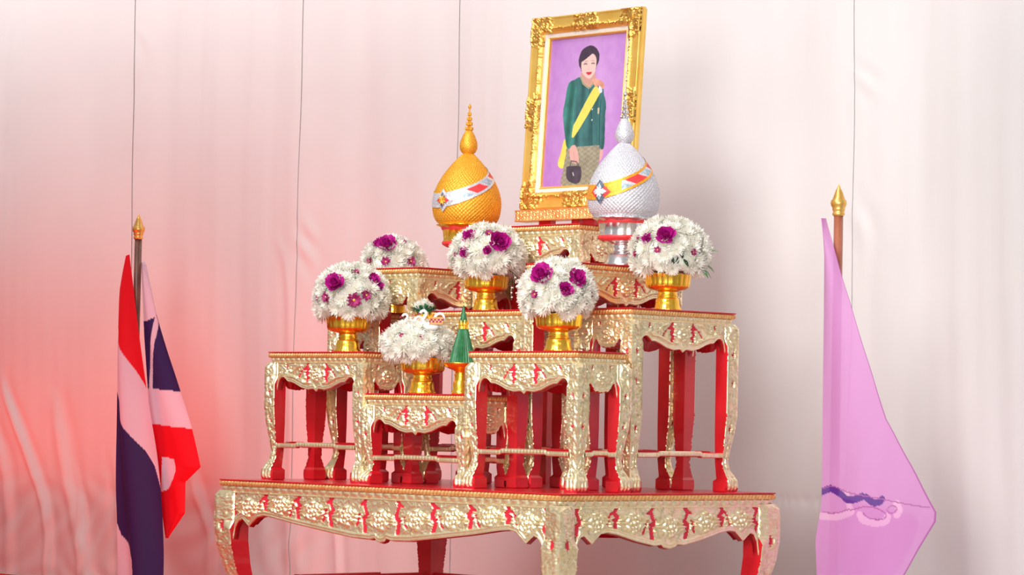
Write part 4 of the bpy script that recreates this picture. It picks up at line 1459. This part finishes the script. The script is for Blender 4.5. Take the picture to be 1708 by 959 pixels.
def rowsheet(name, left, right, nz, nx, colour, ydepth, mat_):
    """cloth whose rows are horizontal: both edges given as z-sorted (x, z)"""
    Lp, Rp = np.array(left)[::-1], np.array(right)[::-1]
    z = np.linspace(min(Lp[0, 1], Rp[0, 1]), max(Lp[-1, 1], Rp[-1, 1]), nz)
    xl, xr = np.interp(z, Lp[:, 1], Lp[:, 0]), np.interp(z, Rp[:, 1], Rp[:, 0])
    t = np.linspace(0, 1, nx)
    X = xl[:, None] * (1 - t) + xr[:, None] * t
    Z = np.repeat(z[:, None], nx, 1)
    T = np.repeat(t[None], nz, 0)
    V = np.stack([X, ydepth(X, Z, T), Z], -1).reshape(-1, 3)
    return new_mesh(name, V, grid_faces(nz, nx, flip=True), [mat_], col=colour(X, Z, T).reshape(-1, 3))


obj('back_drape', rowsheet('back_drape', [(-2.800, 0.650), (-2.79, 0.55), (-2.775, 0.412), (-2.735, 0.146), (-2.690, -0.042), (-2.640, -0.225)],
                           [(-2.785, 0.650), (-2.773, 0.642), (-2.739, 0.565), (-2.710, 0.481), (-2.653, 0.355), (-2.594, 0.236), (-2.535, 0.122), (-2.482, 0.002), (-2.552, -0.046), (-2.542, -0.143), (-2.615, -0.221), (-2.620, -0.225)], 220, 70, back_col,
                           lambda X, Z, T: 0.915 + 0.012 * np.sin(T * 7 + Z * 6) * T, 'flag_cloth'), fl)

PF, PD, PB, PL = LIN((218, 150, 210)), LIN((180, 96, 168)), LIN((96, 48, 150)), LIN((240, 184, 226))
EM = {
    'navy': [[(0.060, 0.004), (0.085, 0.012), (0.101, 0.011), (0.131, -0.001), (0.151, -0.012), (0.179, -0.011), (0.204, -0.003)], [(0.215, -0.005), (0.234, -0.016), (0.253, -0.015), (0.262, -0.008)]],
    'pale': [[(0.060, -0.056), (0.113, -0.056), (0.155, -0.046), (0.170, -0.040)], [(0.150, 0.001), (0.157, -0.022), (0.166, -0.040)], [(0.195, -0.048), (0.206, -0.060), (0.240, -0.066), (0.272, -0.062), (0.280, -0.050)], [(0.305, -0.018), (0.312, -0.032), (0.305, -0.044)]],
    'line': [[(0.063, -0.047), (0.113, -0.047), (0.155, -0.037), (0.17, -0.037), (0.212, -0.028), (0.249, -0.031), (0.276, -0.045), (0.265, -0.057), (0.227, -0.056), (0.206, -0.044)], [(0.281, -0.030), (0.292, -0.022), (0.305, -0.028), (0.300, -0.038), (0.287, -0.042), (0.278, -0.034)], [(0.062, 0.012), (0.10, 0.019), (0.16, 0.005), (0.25, -0.006), (0.33, -0.017), (0.40, -0.024)]],
}


def pole_dist(X, Z, pts, n=40):
    P = smooth_curve(pts, n)
    d = np.full(X.shape, 9.0)
    for a, b in zip(P[:-1], P[1:]):
        dx, dy = b - a
        t = np.clip(((X - a[0]) * dx + (Z - a[1]) * dy) / (dx * dx + dy * dy + 1e-12), 0, 1)
        d = np.minimum(d, np.hypot(X - a[0] - t * dx, Z - a[1] - t * dy))
    return d


def purple_col(X, Z, T):
    C = np.zeros(X.shape + (3,))
    C[:] = PF
    hem = (1 - T) * (0.06 + 0 * X)
    C[(T > 0.985) & (Z < 0.62)] = PD
    for kind, w, col in (('pale', 0.0095, PL), ('navy', 0.0090, PB), ('line', 0.0014, PD)):
        for p in EM[kind]:
            C[pole_dist(X, Z, p) < w] = col
    return C


pf = thing('purple_flag', 'sheer lilac flag with purple scroll emblem on the right pole', 'flag', (0, 0, 0))
obj('flag_cloth', rowsheet('flag_cloth', [(0.055, 0.690), (0.057, 0.456), (0.058, 0.215), (0.059, 0.08), (0.059, -0.026), (0.041, -0.117), (0.047, -0.205), (0.05, -0.40)],
                           [(0.060, 0.690), (0.068, 0.665), (0.122, 0.523), (0.192, 0.350), (0.260, 0.188), (0.355, 0.057), (0.419, -0.035), (0.417, -0.057), (0.367, -0.125), (0.323, -0.191), (0.26, -0.30), (0.20, -0.40)], 420, 170, purple_col,
                           lambda X, Z, T: 0.872 - 0.016 * np.sin(PI * T) + 0.008 * np.sin(X * 26 + Z * 7) * T * (1.2 - T) + 0.004 * np.sin(X * 61 - Z * 15) * T * (1.2 - T), 'sheer_cloth'), pf)
obj('folded_layer', rowsheet('folded_layer', [(0.066, -0.010), (0.072, -0.117), (0.078, -0.205), (0.08, -0.40)],
                             [(0.075, -0.010), (0.30, -0.045), (0.330, -0.060), (0.30, -0.125), (0.25, -0.191), (0.20, -0.30), (0.16, -0.40)], 80, 40, lambda X, Z, T: np.full(X.shape + (3,), 1.0) * np.array(PF),
                             lambda X, Z, T: 0.925 + 0.008 * np.sin(X * 30), 'sheer_cloth'), pf)

# ------------------------------------------------------------------ satin backdrop
WY = 1.35
wall = bpy.data.objects.new('wall_back', None)
COL.objects.link(wall)
wall['kind'] = 'structure'
SEAMS = [-6.0, -3.450, -2.541, -1.815, -0.2475, 0.95, 2.6]


def gauss(x, w):
    return np.exp(-(x / w) ** 2)


def wall_depth(X, Z):
    Y = 0.010 * np.sin(X * 5.3 + 0.6 * np.sin(Z * 1.3)) + 0.006 * np.sin(X * 13.1 + 1.1 + 0.9 * np.sin(Z * 0.9 + X)) + 0.003 * np.sin(X * 31 + 2.0 * np.sin(Z * 1.1) + 0.5) * (0.5 + 0.5 * np.sin(X * 2.1 + 0.7))
    Y += 0.0007 * np.sin(X * 78 + 3 * np.sin(Z * 1.7)) * (0.5 + 0.5 * np.sin(X * 4.3 + Z))
    # gathered puckers beside the seams
    for sx, amp in ((-3.45, 0.0022), (-2.541, 0.003), (-0.2475, 0.003)):
        d = X - sx
        Y += amp * np.sin(Z * 34 + d * 60 + 5 * np.sin(Z * 5.3 + sx) + 2 * np.sin(Z * 17)) * gauss(d - 0.05, 0.045) * np.clip(np.sin(Z * 4.1 + sx * 3) * np.sin(Z * 9.7 + 1) - 0.1, 0, 1)
    # long draped folds falling to the lower left
    def crease(pts, w, amp, side=1.0):
        P = smooth_curve(pts, 40)
        xc = np.interp(Z, P[::-1, 1], P[::-1, 0])
        z0, z1 = P[-1, 1], P[0, 1]
        fade = np.clip((z1 - Z) / 0.15, 0, 1) * np.clip((Z - z0 + 0.2) / 0.1, 0, 1)
        q = (X - xc)
        return -amp * fade * (gauss(q, w) - 0.6 * gauss(q - w * 1.8 * side, w * 1.3))
    Y += crease([(-4.17, 0.33), (-4.146, 0.241), (-3.988, 0.006), (-3.877, -0.203), (-3.86, -0.45)], 0.022, 0.014)
    Y += crease([(-4.30, 0.20), (-4.16, 0.0), (-4.10, -0.2), (-4.09, -0.45)], 0.030, 0.012)
    Y += crease([(-3.85, 0.25), (-3.78, 0.0), (-3.70, -0.20), (-3.60, -0.45)], 0.034, 0.016)
    Y += crease([(-3.72, 0.0), (-3.66, -0.2), (-3.66, -0.45)], 0.016, 0.008)
    Y += crease([(-3.10, 0.05), (-3.027, -0.112), (-2.958, -0.249), (-2.969, -0.45)], 0.024, 0.012)
    Y += crease([(-3.50, 0.05), (-3.46, -0.15), (-3.44, -0.45)], 0.018, 0.008, -1)
    Y += crease([(-2.36, 0.0), (-2.33, -0.2), (-2.30, -0.45)], 0.016, 0.008)
    Y += crease([(0.44, 0.25), (0.47, 0.05), (0.50, -0.30)], 0.020, 0.006)
    Y += crease([(-2.63, 0.75), (-2.57, 0.6), (-2.545, 0.2), (-2.54, -0.4)], 0.022, 0.006, -1)
    # crinkled wet-looking satin low on the left
    lo = np.clip((-0.02 - Z) / 0.12, 0, 1)
    Y += lo * 0.004 * (np.sin(X * 31 + Z * 19 + 3 * np.sin(X * 7) + 3 * np.sin(Z * 13)) * np.sin(X * 17 - Z * 37 + 1.7 + 2 * np.sin(X * 11))) * np.clip((-2.2 - X) / 0.3, 0, 1)
    # stitched horizontal join near the right flag
    d = Z - (-0.035)
    Y += (0.0016 * np.sin(X * 190 + 2 * np.sin(X * 41)) + 0.0025) * gauss(d, 0.014) * (X > -0.62) * (X < -0.2475)
    return Y


def curtain_panel(i, x0, x1):
    zs0, zs1 = -0.423, 2.6
    nx = max(8, int((x1 - x0) / 0.0065))
    nz = int((zs1 - zs0) / 0.009)
    x = np.linspace(x0, x1, nx)
    z = np.linspace(zs0, zs1, nz)
    X, Z = np.meshgrid(x, z, indexing='ij')
    bow = 0.010 * np.sin(Z * 2.1 + i)
    Y = wall_depth(X, Z)
    # overlapping selvedge: each panel laps 8 mm in front of its right-hand neighbour
    Y = Y - 0.0022 * np.clip(1 - (x1 - X) / 0.10, 0, 1) + 0.0012 * np.clip(1 - (X - x0) / 0.05, 0, 1)
    wig = (0.004 * np.sin(Z * 3.1 + i * 2) + 0.002 * np.sin(Z * 11 + i))
    X = X + wig * ((X - x0) / (x1 - x0) > 0.5) * np.clip(1 - (x1 - X) / 0.2, 0, 1)
    V = np.stack([X, WY + Y, Z], -1).reshape(-1, 3)
    o = obj('curtain_panel', new_mesh('curtain_panel', V, grid_faces(nx, nz), ['satin']), wall)
    return o


for i in range(len(SEAMS) - 1):
    curtain_panel(i, SEAMS[i], SEAMS[i + 1] + (0.012 if i < len(SEAMS) - 2 else 0))

# ------------------------------------------------------------------ floor and carpet
s = Soup()
s.box(-7, 7, -7, 1.6, -0.50, -0.424)
fo = obj('floor', s.mesh('floor', ['floor_tile']))
fo['kind'] = 'structure'
s = Soup()
s.box(-5.0, -0.7, -2.6, 1.335, -0.424, -0.42)
ca = thing('red_carpet', 'red carpet laid in front of the satin backdrop', 'carpet', (0, 0, 0), 0, None, s.mesh('red_carpet', ['red_carpet']))

# added red cloth panel, unseen at left: blocks white light and bounces red
s = Soup()
for i in range(60):
    y0 = 1.30 - i * 0.08
    s.add([(-5.0, y0, -0.42), (-4.96, y0 - 0.04, -0.42), (-5.0, y0 - 0.08, -0.42), (-5.0, y0, 0.75), (-4.965, y0 - 0.04, 0.75), (-5.0, y0 - 0.08, 0.75)], [(0, 3, 4, 1), (1, 4, 5, 2)])
s.box(-5.04, -4.99, 1.30 - 4.8, 1.30, -0.42, 0.752)
wl = obj('red_bounce_panel', s.mesh('red_bounce_panel', ['red_cloth']))
wl['kind'] = 'structure'
